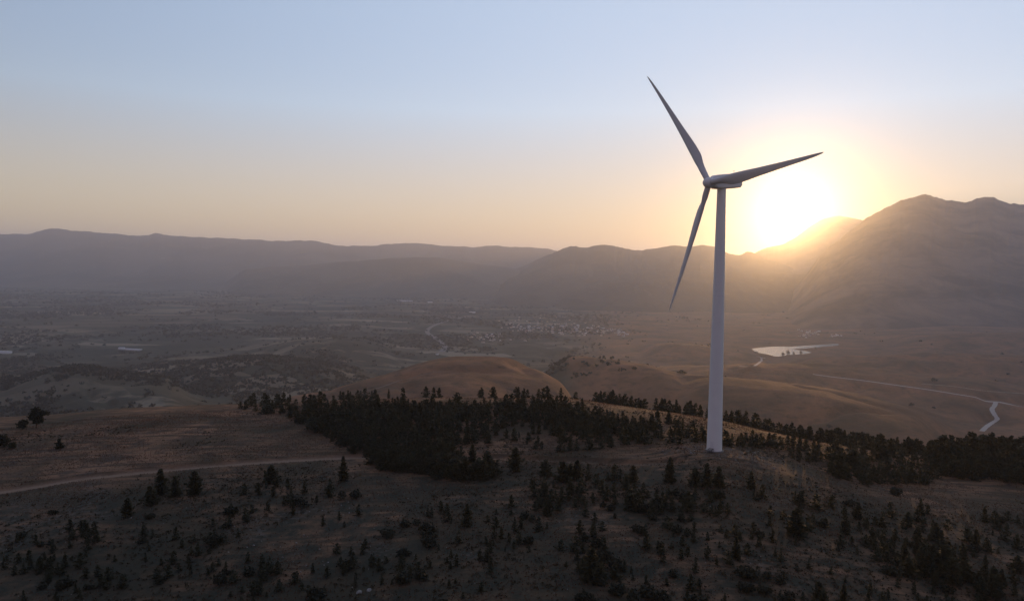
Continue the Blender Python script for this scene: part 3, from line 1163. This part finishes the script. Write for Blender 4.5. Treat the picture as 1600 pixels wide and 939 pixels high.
KINDS = []       # (crown mesh, trunk mesh, height, (V, F) for merging)
for i, (h, rad, dens, skirt, lean) in enumerate([(6.5, 1.75, 1.0, 0.3, 0.0), (5.4, 2.1, 1.05, 0.1, 0.02), (4.6, 2.0, 1.1, 0.05, -0.02), (7.0, 1.9, 1.0, 0.3, 0.01), (3.8, 2.1, 1.1, 0.0, 0.0), (5.2, 1.6, 0.95, 0.1, -0.03),
                                                 (6.2, 2.5, 1.05, 0.1, 0.03), (4.4, 1.8, 1.0, 0.05, 0.02)]):
    cr, tk = conifer(100 + i, h, rad, dens, skirt, lean)
    a, b = mesh_np('conifer_crown', *cr), mesh_np('conifer_trunk', *tk)
    a.materials.append(M_needle)
    b.materials.append(M_bark)
    lo, _ = conifer(200 + i, h, rad * 1.05, 0.62, skirt, lean)
    KINDS.append((a, b, h, lo))
SHRUBS = []
for i in range(4):
    g = np.random.default_rng(300 + i)
    bl = [(g.normal(0, 0.5), g.normal(0, 0.5), 0.45 + 0.3 * g.random(), 0.6 + 0.5 * g.random(), 0.6 + 0.5 * g.random(), 0.5 + 0.35 * g.random()) for _ in range(4)]
    me = mesh_np('shrub', *leafy(40 + i, bl, 420, 0.16))
    me.materials.append(M_scrub)
    SHRUBS.append(me)


def ground(x, y):
    return float(hill(np.array([x]), np.array([y]))[0])


def crestY(s):
    return pchip(_hs, _n2[:, 1], np.array([s]))[0]


TREES = []       # (x, y, z, kind, scale, label, group)


def add_tree(u, v, hpx, label=None, group=None, kind=None, q=None):
    if q is None:
        q = hit(hill, u, v, 100, 420)
    if q is None:
        return
    k = kind if kind is not None else int(rng.integers(0, len(KINDS)))
    hm_ = hpx * q[1] / F
    TREES.append([q[0], q[1], q[2], k, hm_ / KINDS[k][2], label, group])


# trees one can point at, each with a label of its own
G_LONE = 'lone conifers on the open slope'
for u, v, hp_, k, lab in [
    (1047, 753, 41, 0, 'tall pointed conifer standing alone just left of and below the turbine tower'),
    (423, 753, 27, 4, 'single small dark conifer on the pale track edge right of the three-tree clump'),
    (536, 751, 40, 3, 'slender dark conifer beside the near end of the dense wood, on the track'),
    (251, 771, 40, 3, 'leftmost tall conifer of the clump below the track on the left'),
    (274, 774, 32, 1, 'shorter middle conifer of the clump below the track on the left'),
    (303, 772, 38, 6, 'broad right-hand conifer of the clump below the track on the left'),
    (236, 788, 30, 4, 'low wide conifer at the lower left foot of the three-tree clump'),
    (200, 806, 30, 6, 'bushy dark conifer alone below and left of the three-tree clump'),
    (806, 735, 38, 6, 'broad dark conifer with several tops on the track below the wood'),
    (1173, 763, 28, 3, 'narrow conifer alone on the slope just right of and below the tower'),
    (1245, 838, 46, 6, 'largest broad conifer on the dark slope below right of the tower'),
    (923, 907, 54, 6, 'big bushy conifer near the bottom edge below the middle of the wood'),
    (730, 822, 36, 3, 'isolated conifer on the dark slope below the right end of the wood'),
    (761, 876, 20, 1, 'small cone-shaped conifer alone near the bottom, left of the big bushy one'),
    (1150, 872, 36, 0, 'pointed conifer near the bottom edge directly below the tower'),
    (1312, 746, 36, 6, 'wide conifer at the near corner of the right-hand wood'),
    (1045, 662, 20, 5, 'little dark conifer alone on the bright grass crest left of the tower'),
    (1027, 652, 12, 4, 'tiny bushy conifer on the bright crest left of the tower'),
    (93, 700, 16, 4, 'small dim bushy conifer alone in the middle of the left field'),
    (441, 645, 12, 4, 'small round conifer at the field edge before the long wood'),
    (1085, 758, 28, 2, 'left conifer of the row of three below the tower'),
    (1104, 759, 37, 3, 'middle and tallest conifer of the row of three below the tower'),
    (1123, 759, 31, 5, 'right conifer of the row of three below the tower'),
    (852, 742, 26, 2, 'conifer pair member on the left, below the track right of the broad dark one'),
    (890, 749, 26, 5, 'left one of two narrow conifers below the track, left of the tower'),
    (905, 752, 28, 3, 'right one of two narrow conifers below the track, left of the tower'),
]:
    add_tree(u, v, hp_, lab, G_LONE, k)


def in_poly(u, v, P):
    c = False
    j = len(P) - 1
    for i in range(len(P)):
        if (P[i][1] > v) != (P[j][1] > v) and u < (P[j][0] - P[i][0]) * (v - P[i][1]) / (P[j][1] - P[i][1]) + P[i][0]:
            c = not c
        j = i
    return c


def fill(P, n, h0, h1, label, group, sep=6.0, mask=None):
    us = [p[0] for p in P]
    vs = [p[1] for p in P]
    cnt, tries = 0, 0
    while cnt < n and tries < n * 30:
        tries += 1
        u, v = rng.uniform(min(us), max(us)), rng.uniform(min(vs), max(vs))
        if not in_poly(u, v, P):
            continue
        if mask is not None and not mask(u, v):
            continue
        if any(abs(u - a) < sep and abs(v - b) < sep * 0.45 for a, b in PLACED[-400:]):
            continue
        PLACED.append((u, v))
        add_tree(u, v, rng.uniform(h0, h1) * rng.choice([0.75, 1.0, 1.0, 1.15]), label, group)
        cnt += 1


PLACED = []
WOOD = 'conifer in the dense dark wood left of the turbine, between field and crest'
fill([(372, 634), (470, 632), (560, 632), (700, 634), (860, 634), (900, 640), (1010, 668), (1012, 694), (930, 688), (870, 672), (800, 668), (760, 690), (700, 700), (735, 742), (690, 744), (600, 734), (575, 722), (545, 704), (500, 680), (448, 652), (372, 640)],
     380, 15, 23, WOOD, 'dense wood left of the turbine', 6.5)
fill([(450, 650), (560, 640), (700, 650), (720, 690), (700, 715), (735, 742), (690, 744), (600, 734), (575, 722), (545, 704), (500, 680)], 160, 18, 27, WOOD, 'dense wood left of the turbine', 6.0)
fill([(560, 634), (700, 635), (860, 634), (905, 641), (1010, 668), (1012, 690), (930, 680), (860, 662), (800, 655), (700, 660), (600, 655)], 190, 12, 20, WOOD, 'dense wood left of the turbine', 5.0)
fill([(575, 722), (640, 705), (700, 712), (740, 722), (785, 745), (760, 752), (690, 748), (610, 738)], 44, 20, 31, WOOD, 'dense wood left of the turbine', 6.0)
fill([(730, 682), (870, 676), (1010, 690), (1010, 697), (960, 702), (900, 708), (820, 700), (740, 694)], 34, 12, 24, 'conifer at the ragged near edge of the wood, left of the turbine', 'ragged edge of the wood', 8.0)
fill([(1010, 664), (1110, 682), (1110, 694), (1060, 694), (1010, 690)], 18, 14, 26, 'conifer in the thin line between the wood and the tower', 'thin line of trees by the tower', 8.0)
fill([(1128, 686), (1210, 690), (1285, 700), (1280, 716), (1200, 700), (1130, 697)], 36, 11, 23, 'small conifer on the bright grass just right of the tower', 'small trees right of the tower', 7.0)
fill([(1225, 708), (1290, 715), (1285, 722), (1235, 720)], 8, 12, 22, 'small conifer on the bright grass just right of the tower', 'small trees right of the tower', 8.0)
RW = 'conifer in the long wood along the right-hand brow'
fill([(1285, 704), (1400, 706), (1500, 714), (1600, 722), (1640, 730), (1640, 762), (1560, 752), (1480, 748), (1440, 755), (1380, 752), (1300, 748)], 170, 13, 25, RW, 'wood on the right-hand brow', 7.5)
fill([(1450, 712), (1540, 712), (1680, 716), (1680, 765), (1560, 750), (1470, 742)], 150, 22, 34, RW, 'wood on the right-hand brow', 6.0)
fill([(1340, 735), (1450, 748), (1450, 757), (1345, 757)], 24, 13, 24, RW, 'wood on the right-hand brow', 7.0)
# beyond the crest: rooted on the far side, tops showing
for _ in range(190):
    u = rng.uniform(1290, 1640)
    s = (u - 800) / F
    Yc = crestY(s) + rng.uniform(4, 60)
    q = np.array([s * Yc, Yc, 0.0])
    q[2] = ground(q[0], q[1])
    add_tree(0, 0, rng.uniform(16, 30) * (1.0 + 0.35 * sstep(1440, 1540, u)), RW, 'wood on the right-hand brow', None, q)
for _ in range(110):
    u = 900 + 420 * rng.random() ** 0.9
    s = (u - 800) / F
    Yc = crestY(s) + rng.uniform(14, 34)
    q = np.array([s * Yc, Yc, 0.0])
    q[2] = ground(q[0], q[1])
    add_tree(0, 0, rng.uniform(13, 26), 'conifer rooted behind the bright crest line, its top showing above it', 'row of trees behind the crest', None, q)
for _ in range(34):
    u = rng.uniform(372, 880)
    s = (u - 800) / F
    Yc = crestY(s) + rng.uniform(0, 14)
    q = np.array([s * Yc, Yc, 0.0])
    q[2] = ground(q[0], q[1])
    add_tree(0, 0, rng.uniform(12, 20), WOOD, 'dense wood left of the turbine', None, q)


def fg_mask(u, v):
    dn = fbm(np.array([u]), np.array([v * 2.2]), 130, 3, 87)[0]
    base = 0.25 + 0.9 * dn
    if 430 < u < 760 and v < 850:
        base -= 0.22
    if u < 380 and v < 800:
        base -= 0.35
    if 820 < u < 1180 and v < 830:
        base += 0.30
    if u > 1380 and v > 840:
        base += 0.30
    return rng.random() < base


SL = 'young conifer scattered on the dark slope below the '
fill([(0, 838), (120, 812), (300, 770), (430, 760), (540, 760), (540, 960), (0, 960)], 130, 9, 21, SL + 'left field', 'young conifers below the left field', 9, fg_mask)
fill([(540, 770), (700, 760), (800, 750), (830, 960), (540, 960)], 55, 9, 22, SL + 'dense wood', 'young conifers below the dense wood', 9, fg_mask)
fill([(830, 745), (1010, 745), (1010, 790), (830, 790)], 34, 14, 28, SL + 'track', 'young conifers below the track', 8, fg_mask)
fill([(800, 770), (1040, 760), (1300, 770), (1300, 960), (820, 960)], 130, 9, 24, SL + 'turbine', 'young conifers below the turbine', 9, fg_mask)
fill([(1300, 790), (1640, 800), (1640, 960), (1300, 960)], 115, 10, 28, SL + 'right-hand wood', 'young conifers below the right-hand wood', 9, fg_mask)
for u0, v0, n, hpx in ((1450, 890, 12, 44), (1500, 900, 10, 44), (1545, 925, 9, 42), (1285, 945, 6, 32), (1050, 800, 8, 28), (985, 790, 8, 28), (1370, 850, 7, 28), (130, 838, 10, 22), (70, 890, 8, 24), (1110, 800, 8, 22), (680, 800, 5, 20), (930, 900, 5, 34), (1250, 790, 7, 26), (1420, 820, 6, 24)):
    for _ in range(n):
        add_tree(u0 + rng.normal(0, 16), v0 + rng.normal(0, 7), hpx * rng.uniform(0.6, 1.0), 'bushy conifer in a tight cluster on the dark foreground slope', 'clusters of bushy conifers in the foreground')

TREES.sort(key=lambda t: -(t[4] * KINDS[t[3]][2]) / t[1] - (10 if t[5] and t[6] == G_LONE else 0))
NT = 285
mv, mf, off = [], [], 0
for i, (x, y, z, k, sc, lab, grp) in enumerate(TREES):
    rz = rng.uniform(0, 6.28)
    wx = rng.uniform(0.85, 1.25)
    if i < NT:
        o = empty('conifer', (x, y, z - 0.05), rz, 1.0)
        o.scale = (sc * wx, sc * wx, sc)
        tag(o, lab, 'conifer', grp)
        t = bpy.data.objects.new('trunk', KINDS[k][1])
        c = bpy.data.objects.new('crown', KINDS[k][0])
        for q in (t, c):
            q.parent = o
            COL.objects.link(q)
    else:
        V, Fq = KINDS[k][3]
        ca, sa = math.cos(rz), math.sin(rz)
        W = np.stack([(V[:, 0] * ca - V[:, 1] * sa) * sc * wx + x, (V[:, 0] * sa + V[:, 1] * ca) * sc * wx + y, V[:, 2] * sc + z - 0.05], 1)
        mv.append(W)
        mf.append(Fq + off)
        off += len(V)
o = obj('conifer_woods', mesh_np('conifer_woods', np.concatenate(mv), np.concatenate(mf)), M_needle)
tag(o, 'dark conifer woods along the crest and the right-hand brow of the hill', 'woods', kind='stuff')

# shrubs
SH = []
while len(SH) < 70:
    u, v = rng.uniform(-10, 1610), rng.uniform(770, 950)
    if u < 450 and v < 800:
        continue
    q = hit(hill, u, v, 100, 420)
    if q is not None:
        SH.append((q, rng.uniform(0.6, 1.5)))
for q, sc in SH:
    o = bpy.data.objects.new('shrub', SHRUBS[int(rng.integers(0, 4))])
    o.location = q
    o.rotation_euler = (0, 0, rng.uniform(0, 6.28))
    o.scale = (sc * 1.2, sc * 1.2, sc)
    COL.objects.link(o)
    tag(o, 'low rounded dark shrub among the young conifers on the foreground slope', 'shrub', 'low shrubs on the foreground slope')

# the broadleaf trees at the left edge of the field


def broadleaf(u, v, blobs, n, size, label, trunk_top, seed, limbs=()):
    q = hit(hill, u, v, 100, 420)
    o = empty('broadleaf_tree', q)
    tag(o, label, 'tree')
    obj('crown', mesh_np('crown', *leafy(seed, blobs, n, size)), M_leaf, o)
    tv, tf = lathe([(0.28, -0.3), (0.2, trunk_top * 0.5), (0.1, trunk_top), (0.02, trunk_top * 1.3)], 9)
    tv, tf = [tv], [tf]
    for bx_, by_, bz_ in limbs:
        p0 = np.array([0, 0, trunk_top * 0.45])
        p1 = np.array([bx_, by_, bz_])
        d = (p1 - p0) / np.linalg.norm(p1 - p0)
        e = np.cross(d, [0, 1, 0.1])
        e /= np.linalg.norm(e)
        f = np.cross(d, e)
        V, Fq = lathe([(0.12, 0), (0.07, np.linalg.norm(p1 - p0) * 0.6), (0.02, np.linalg.norm(p1 - p0))], 7)
        V = p0 + V[:, :1] * e + V[:, 1:2] * f + V[:, 2:3] * d
        tf.append(Fq + sum(len(a) for a in tv))
        tv.append(V)
    obj('trunk', mesh_np('trunk', np.concatenate(tv), np.concatenate(tf), True), M_bark, o)
    return o


broadleaf(57, 669, [(0.3, 0, 5.4, 2.6, 2.2, 2.3), (2.6, 0.3, 5.9, 2.6, 1.6, 0.9), (-1.4, 0, 4.2, 1.8, 1.6, 1.3), (0.6, 0.2, 3.0, 2.4, 2.0, 1.4), (0, 0, 7.4, 1.4, 1.4, 0.9)], 1700, 0.26,
          'windswept broadleaf tree with a flat spreading top at the left field edge', 5.4, 5, ((2.6, 0.2, 5.7), (-1.6, 0, 4.2), (0.8, 0.3, 6.6)))
broadleaf(35, 671, [(0, 0, 1.9, 1.9, 1.6, 1.7), (1.0, 0, 2.8, 1.3, 1.2, 1.0)], 700, 0.24, 'low dark bushy tree leaning against the left of the windswept one', 2.4, 9, ((0.9, 0, 2.6),))
broadleaf(6, 698, [(0, 0, 2.2, 2.0, 1.8, 2.0), (-1.6, 0, 3.0, 1.6, 1.4, 1.2)], 800, 0.26, 'round dark bush-like tree cut by the left edge of the picture', 2.6, 12, ((-1.4, 0, 2.8),))
broadleaf(20, 700, [(0, 0, 1.0, 1.3, 1.2, 0.95)], 300, 0.22, 'knee-high spreading bush right of the tree at the left edge', 1.0, 14)

# rocks
ROCK = []
for i in range(5):
    bm = bmesh.new()
    bmesh.ops.create_icosphere(bm, subdivisions=2, radius=0.5)
    g = np.random.default_rng(500 + i)
    ax = g.uniform(0.6, 1.3, 3)
    pl = [(Vector(g.normal(size=3)).normalized(), g.uniform(0.28, 0.42)) for _ in range(7)]
    for v in bm.verts:
        for n_, d_ in pl:
            e = v.co.dot(n_) - d_
            if e > 0:
                v.co -= n_ * e
        v.co += Vector(g.normal(0, 0.018, 3))
        v.co = Vector((v.co.x * ax[0], v.co.y * ax[1], v.co.z * 0.7))
    me = bpy.data.meshes.new('rock')
    bm.to_mesh(me)
    bm.free()
    me.materials.append(M_stone)
    ROCK.append(me)


def rock(u, v, size, label, group=None):
    q = hit(hill, u, v, 100, 420)
    if q is None:
        return
    o = bpy.data.objects.new('rock', ROCK[int(rng.integers(0, 5))])
    o.location = (q[0], q[1], q[2] + 0.12 * size)
    o.rotation_euler = (rng.normal(0, 0.2), rng.normal(0, 0.2), rng.uniform(0, 6.28))
    o.scale = (size,) * 3
    COL.objects.link(o)
    tag(o, label, 'rock', group)


rock(561, 926, 1.2, 'largest pale boulder near the bottom edge, left of the picture centre')
rock(577, 922, 0.9, 'second pale boulder close to the right of the largest one at the bottom')
for cu, cv, su, sv, n in ((560, 795, 45, 14, 16), (240, 800, 50, 12, 12), (480, 860, 90, 35, 18), (900, 850, 160, 40, 6), (330, 850, 70, 20, 8)):
    for _ in range(n):
        rock(rng.normal(cu, su), rng.normal(cv, sv), rng.uniform(0.25, 0.55), 'small pale limestone rock lying loose in the dark foreground slope', 'loose pale rocks on the foreground slope')
for _ in range(26):
    a = rng.uniform(0, 6.28)
    d = rng.uniform(4.5, 14)
    x, y = TB[0] + 3 + d * 1.5 * math.cos(a), TB[1] + d * math.sin(a)
    o = bpy.data.objects.new('rock', ROCK[int(rng.integers(0, 5))])
    sz = rng.uniform(0.3, 0.9)
    o.location = (x, y, ground(x, y) + 0.1 * sz)
    o.rotation_euler = (0, 0, a * 3)
    o.scale = (sz,) * 3
    COL.objects.link(o)
    tag(o, 'broken rock in the spoil around the foot of the turbine tower', 'rock', 'spoil rocks round the tower foot')

# dry grass tufts and loose gravel
ng = 170000
az = rng.uniform(-0.66, 0.66, ng)
rr = np.sqrt(rng.uniform(118 ** 2, 345 ** 2, ng))
gx, gy = rr * np.sin(az), rr * np.cos(az)
keep = (fbm(gx, gy, 14, 3, 71) + rng.normal(0, 0.35, ng) > -0.05) & (m_track(gx, gy) < 0.3)
gx, gy = gx[keep], gy[keep]
gz = hill(gx, gy)
n = len(gx)
ht = rng.uniform(0.08, 0.26, n)
VV, FF = [], []
for k in range(3):
    a = rng.uniform(0, 6.28, n)
    w = rng.uniform(0.07, 0.18, n)
    lx, ly = rng.normal(0, 0.12, n), rng.normal(0, 0.12, n)
    P0 = np.stack([gx - w * np.cos(a), gy - w * np.sin(a), gz - 0.03], 1)
    P1 = np.stack([gx + w * np.cos(a), gy + w * np.sin(a), gz - 0.03], 1)
    P2 = np.stack([gx + lx, gy + ly, gz + ht], 1)
    VV.append(np.stack([P0, P1, P2], 1).reshape(-1, 3))
VV = np.concatenate(VV)
o = obj('dry_grass', mesh_np('dry_grass', VV, np.arange(len(VV)).reshape(-1, 3)), M_tuft)
tag(o, 'dry straw-coloured grass tufts covering the hill', 'grass', kind='stuff')
nh = 26000
az = rng.uniform(-0.64, 0.64, nh)
rr = np.sqrt(rng.uniform(118 ** 2, 330 ** 2, nh))
gx, gy = rr * np.sin(az), rr * np.cos(az)
keep = (fbm(gx, gy, 26, 4, 91) + 0.30 * m_green(gx, gy) + rng.normal(0, 0.12, nh) > 0.27) & (m_track(gx, gy) < 0.2) & (np.hypot(gx - TB[0], gy - TB[1]) > 8)
gx, gy = gx[keep], gy[keep]
gz = hill(gx, gy)
k = 9
C = rng.normal(size=(len(gx), k, 3))
C /= np.linalg.norm(C, axis=2)[:, :, None]
hs_ = rng.uniform(0.14, 0.42, len(gx))
C = C * np.stack([hs_ * 1.4, hs_ * 1.4, hs_ * 0.55], 1)[:, None, :] * (rng.random((len(gx), k, 1)) ** 0.5) + np.stack([gx, gy, gz + hs_ * 0.4], 1)[:, None, :]
C = C.reshape(-1, 3)
A = rng.normal(size=C.shape)
A /= np.linalg.norm(A, axis=1)[:, None]
B = np.cross(A, rng.normal(size=C.shape))
B /= np.linalg.norm(B, axis=1)[:, None] + 1e-9
sz = np.repeat(hs_ * 0.42, k)[:, None]
o = obj('undergrowth', mesh_np('undergrowth', *quads(C, A * sz, B * sz * 0.7)), M_herb)
tag(o, 'low dark herbs and seedlings growing in patches through the dry grass', 'undergrowth', kind='stuff')
ns = 2600
az = rng.uniform(-0.62, 0.62, ns)
rr = np.sqrt(rng.uniform(120 ** 2, 240 ** 2, ns))
gx, gy = rr * np.sin(az), rr * np.cos(az)
keep = m_stony(gx, gy) + rng.normal(0, 0.25, ns) > 0.35
gx, gy = gx[keep], gy[keep]
gz = hill(gx, gy)
tet = np.array([(-1, -0.6, -0.3), (1, -0.5, -0.3), (0.1, 1, -0.3), (0.0, 0.1, 0.7)])
tf_ = np.array([(0, 2, 1), (0, 1, 3), (1, 2, 3), (2, 0, 3)])
ss = rng.uniform(0.05, 0.20, len(gx))
VV = (tet[None] * ss[:, None, None] * rng.uniform(0.7, 1.3, (len(gx), 4, 3)) + np.stack([gx, gy, gz + 0.02], 1)[:, None, :]).reshape(-1, 3)
FF = (tf_[None] + 4 * np.arange(len(gx))[:, None, None]).reshape(-1, 3)
o = obj('gravel', mesh_np('gravel', VV, FF), M_stone)
tag(o, 'loose pale gravel and stones strewn over the foreground slope', 'gravel', kind='stuff')

# ------------------------------------------------------------------ roads, pond, villages in the valley


def strip(name, P, w, mat, lift=0.5, kind='structure', fn=valley):
    P = smooth_line(P, 4)
    d = np.gradient(P[:, :2], axis=0)
    d /= np.linalg.norm(d, axis=1)[:, None]
    nrm = np.stack([-d[:, 1], d[:, 0]], 1)
    cols = np.linspace(-1, 1, 5)
    V = []
    for c in cols:
        ww = w * (0.5 + 0.06 * vnoise(np.arange(len(P)) * 0.5, np.full(len(P), c * 3), 9))
        xy = P[:, :2] + nrm * (c * ww)[:, None]
        V.append(np.stack([xy[:, 0], xy[:, 1], fn(xy[:, 0], xy[:, 1]) + lift], 1))
    n = len(P)
    V = np.concatenate(V)
    Fq = []
    for j in range(len(cols) - 1):
        for i in range(n - 1):
            Fq.append((j * n + i, j * n + i + 1, (j + 1) * n + i + 1, (j + 1) * n + i))
    o = obj(name, mesh_np(name, V, np.array(Fq)), mat)
    tag(o, kind=kind)
    return o


for (nm_, px_, w_, k_), (P_, _) in zip(ROAD_PX, VROADS):
    strip(nm_, P_, w_, (M_road, M_asph, M_dirt)[k_], 1.2 if k_ == 1 else 0.7)

bm = bmesh.new()
PW = smooth_line(np.vstack([POND_W, POND_W[:1]]), 4)[:-1]
vs = [bm.verts.new((p[0], p[1], ZPOND)) for p in PW]
f = bm.faces.new(vs)
if f.normal.z < 0:
    f.normal_flip()
me = bpy.data.meshes.new('pond_water')
bm.to_mesh(me)
bm.free()
tag(obj('pond_water', me, M_water), kind='structure')


def house_me(name, lx, ly, h, rf, wm, rm, over=0.5):
    """walls with a gabled roof"""
    V = [(-lx, -ly, -3), (lx, -ly, -3), (lx, ly, -3), (-lx, ly, -3), (-lx, -ly, h), (lx, -ly, h), (lx, ly, h), (-lx, ly, h), (-lx, 0, h + rf), (lx, 0, h + rf)]
    Fl = [[(0, 1, 5, 4), (2, 3, 7, 6), (1, 2, 6, 5), (3, 0, 4, 7)], [(5, 6, 9), (7, 4, 8)]]
    nw = 6
    o_ = over
    k = rf / ly
    b = len(V)
    R_ = [(-lx - o_, -ly - o_, h - o_ * k + 0.05), (lx + o_, -ly - o_, h - o_ * k + 0.05), (lx + o_, 0, h + rf + 0.05), (-lx - o_, 0, h + rf + 0.05), (-lx - o_, ly + o_, h - o_ * k + 0.05), (lx + o_, ly + o_, h - o_ * k + 0.05)]
    R2 = [(x, y, z + 0.25) for x, y, z in R_]
    V += R_ + R2
    Fl[0] += [(b, b + 3, b + 2, b + 1), (b + 3, b + 4, b + 5, b + 2), (b + 6, b + 7, b + 8, b + 9), (b + 9, b + 8, b + 11, b + 10), (b, b + 1, b + 7, b + 6), (b + 4, b + 10, b + 11, b + 5)]
    me = mesh_np(name, np.array(V, float), [np.array(Fl[0]), np.array(Fl[1])])
    me.materials.append(wm)
    me.materials.append(rm)
    idx = np.zeros(len(me.polygons), np.int32)
    idx[4:10] = 1
    me.polygons.foreach_set('material_index', idx)
    return me


HOUSES = [house_me('house', 6, 5, 6, 2.6, M_wall, M_roof), house_me('house', 7, 4.5, 5, 2.2, M_wall, M_roof), house_me('house', 5, 5, 7.5, 2.2, M_wall2, M_roof), house_me('house', 8, 5, 4.2, 2.0, M_wall, M_roofg),
          house_me('house', 5.5, 4.5, 6.5, 2.5, M_wall, M_roof)]


def village(clusters, label, group, sc=1.0):
    for cu, cv, su, sv, n in clusters:
        for _ in range(n):
            q = hit(valley, rng.normal(cu, su), rng.normal(cv, sv), 1500, 14000)
            if q is None:
                continue
            o = bpy.data.objects.new('house', HOUSES[int(rng.integers(0, 5))])
            o.location = q
            o.rotation_euler = (0, 0, rng.choice([0.3, 0.3 + math.pi / 2, 1.1, 2.5]) + rng.normal(0, 0.1))
            s_ = sc * rng.uniform(0.7, 1.15)
            o.scale = (s_, s_, s_)
            COL.objects.link(o)
            tag(o, label, 'house', group)


village([(815, 509, 16, 5, 34), (850, 512, 18, 5, 36), (890, 513, 20, 5, 38), (930, 516, 18, 5, 34), (965, 520, 12, 4, 20)], 'small pale house in the larger village on the valley floor', 'houses of the larger village')
village([(770, 529, 18, 4, 20), (745, 526, 10, 3, 8)], 'small house in the straggling row below left of the larger village', 'houses below the larger village')
village([(900, 466, 14, 3, 20), (930, 472, 22, 4, 28), (985, 468, 20, 3, 20)], 'tiny pale house in the upper village under the wooded ridge', 'houses of the upper village', 1.3)
village([(1265, 521, 16, 2.5, 22), (1300, 524, 10, 2, 8)], 'tiny house in the hamlet behind the pond', 'houses of the hamlet by the pond', 1.0)


def warehouse(u, v, lx, ly, h, rz, label):
    q = hit(valley, u, v, 1500, 14000)
    o = obj('warehouse', house_me('warehouse', lx, ly, h, 1.6, M_roofg, M_roofg, 0.4))
    o.location = q
    o.rotation_euler = (0, 0, rz)
    tag(o, label, 'warehouse')


warehouse(208, 547, 40, 9, 5, -0.2, 'long white shed among dark trees on the left valley floor')
warehouse(190, 546, 12, 8, 8, 0.2, 'short white shed at the left end of the long one')
warehouse(6, 552, 26, 12, 8, 0.1, 'white shed cut by the left edge of the picture')
warehouse(632, 471, 80, 16, 9, 0.0, 'long pale shed far out on the plain left of the upper village')
warehouse(672, 473, 24, 12, 9, 0.1, 'short pale shed right of the long one far out on the plain')
warehouse(806, 458, 52, 14, 10, 0.1, 'bright flat-roofed shed alone on the plain before the middle mountains')
warehouse(738, 489, 24, 12, 9, 0.2, 'small bright shed above the curving road')
warehouse(683, 554, 5, 4, 3, 0.4, 'small white building at the near end of the curving road')

# trees by the pond
for u, v, h in ((1223, 556, 7), (1231, 554, 8.5), (1240, 553.5, 5), (1251, 553, 6), (1274, 546, 5)):
    q = hit(valley, u, v, 1500, 9000)
    hm_ = h * q[1] / F * 0.8
    o = empty('pond_tree', q)
    tag(o, 'dark round tree standing on the near bank of the pond', 'tree', 'trees on the pond bank')
    r_ = hm_ * 0.42
    obj('crown', mesh_np('crown', *leafy(int(u), [(0, 0, hm_ * 0.6, r_, r_, hm_ * 0.38), (r_ * 0.4, 0, hm_ * 0.45, r_ * 0.9, r_, hm_ * 0.3)], 260, hm_ * 0.07)), M_scrub, o)
    V, Fq = lathe([(hm_ * 0.05, -1), (hm_ * 0.03, hm_ * 0.5), (0.1, hm_ * 0.8)], 7)
    obj('trunk', mesh_np('trunk', V, Fq, True), M_bark, o)

# scrub, hedgerows and copses over the valley, too many to count
na = 90000
s_ = rng.uniform(-0.85, 0.85, na)
Yv = np.exp(rng.uniform(math.log(1050), math.log(9000), na))
vx, vy = s_ * Yv, Yv
vr = np.hypot(vx, vy)
left = 1 - sstep(0.10, 0.30, s_)
left = np.maximum(left, sstep(3000, 4200, vr) * (1 - sstep(0.45, 0.6, s_)))
cop = fbm(vx, vy, 420, 4, 601)
hedge = np.abs(fbm(vx + 60 * fbm(vx, vy, 200, 2, 8), vy, 520, 2, 611))
mead = m_meadow(vx, vy)
score = sstep(0.04, 0.20, cop) * 0.9 + 0.85 * np.exp(-(hedge / 0.016) ** 2) + 0.03
score = score * (1 - sstep(8, 30, V_RIDGES[0](vx, vy, ZP + 60))) * (0.10 + 0.9 * left) * (1 - 0.93 * sstep(0.3, 0.8, mead))
keep = (rng.random(na) < score * 0.9) & (pond_dist(vx, vy) > 14)
vx, vy = vx[keep], vy[keep]
vz = valley(vx, vy)
dd = np.hypot(vx, vy)
n = len(vx)
hh = rng.uniform(2.0, 6.0, n) * (1 + dd / 9000)
k = 12
C = rng.normal(size=(n, k, 3))
C /= np.linalg.norm(C, axis=2)[:, :, None]
C *= (rng.random((n, k)) ** 0.4)[:, :, None]
wd = hh * rng.uniform(0.9, 1.8, n)
C = C * np.stack([wd, wd, hh * 0.55], 1)[:, None, :] + np.stack([vx, vy, vz + hh * 0.45], 1)[:, None, :]
C = C.reshape(-1, 3)
A = rng.normal(size=C.shape)
A /= np.linalg.norm(A, axis=1)[:, None]
B = np.cross(A, rng.normal(size=C.shape))
B /= np.linalg.norm(B, axis=1)[:, None] + 1e-9
sz = np.repeat(hh * 0.42, k)[:, None]
V, Fq = quads(C, A * sz, B * sz * 0.8)
o = obj('valley_scrub', mesh_np('valley_scrub', V, Fq), M_scrub)
tag(o, 'dark scrub, hedgerows and copses scattered over the valley floor', 'scrub', kind='stuff')
print('TREES', len(TREES), 'scrub', n)
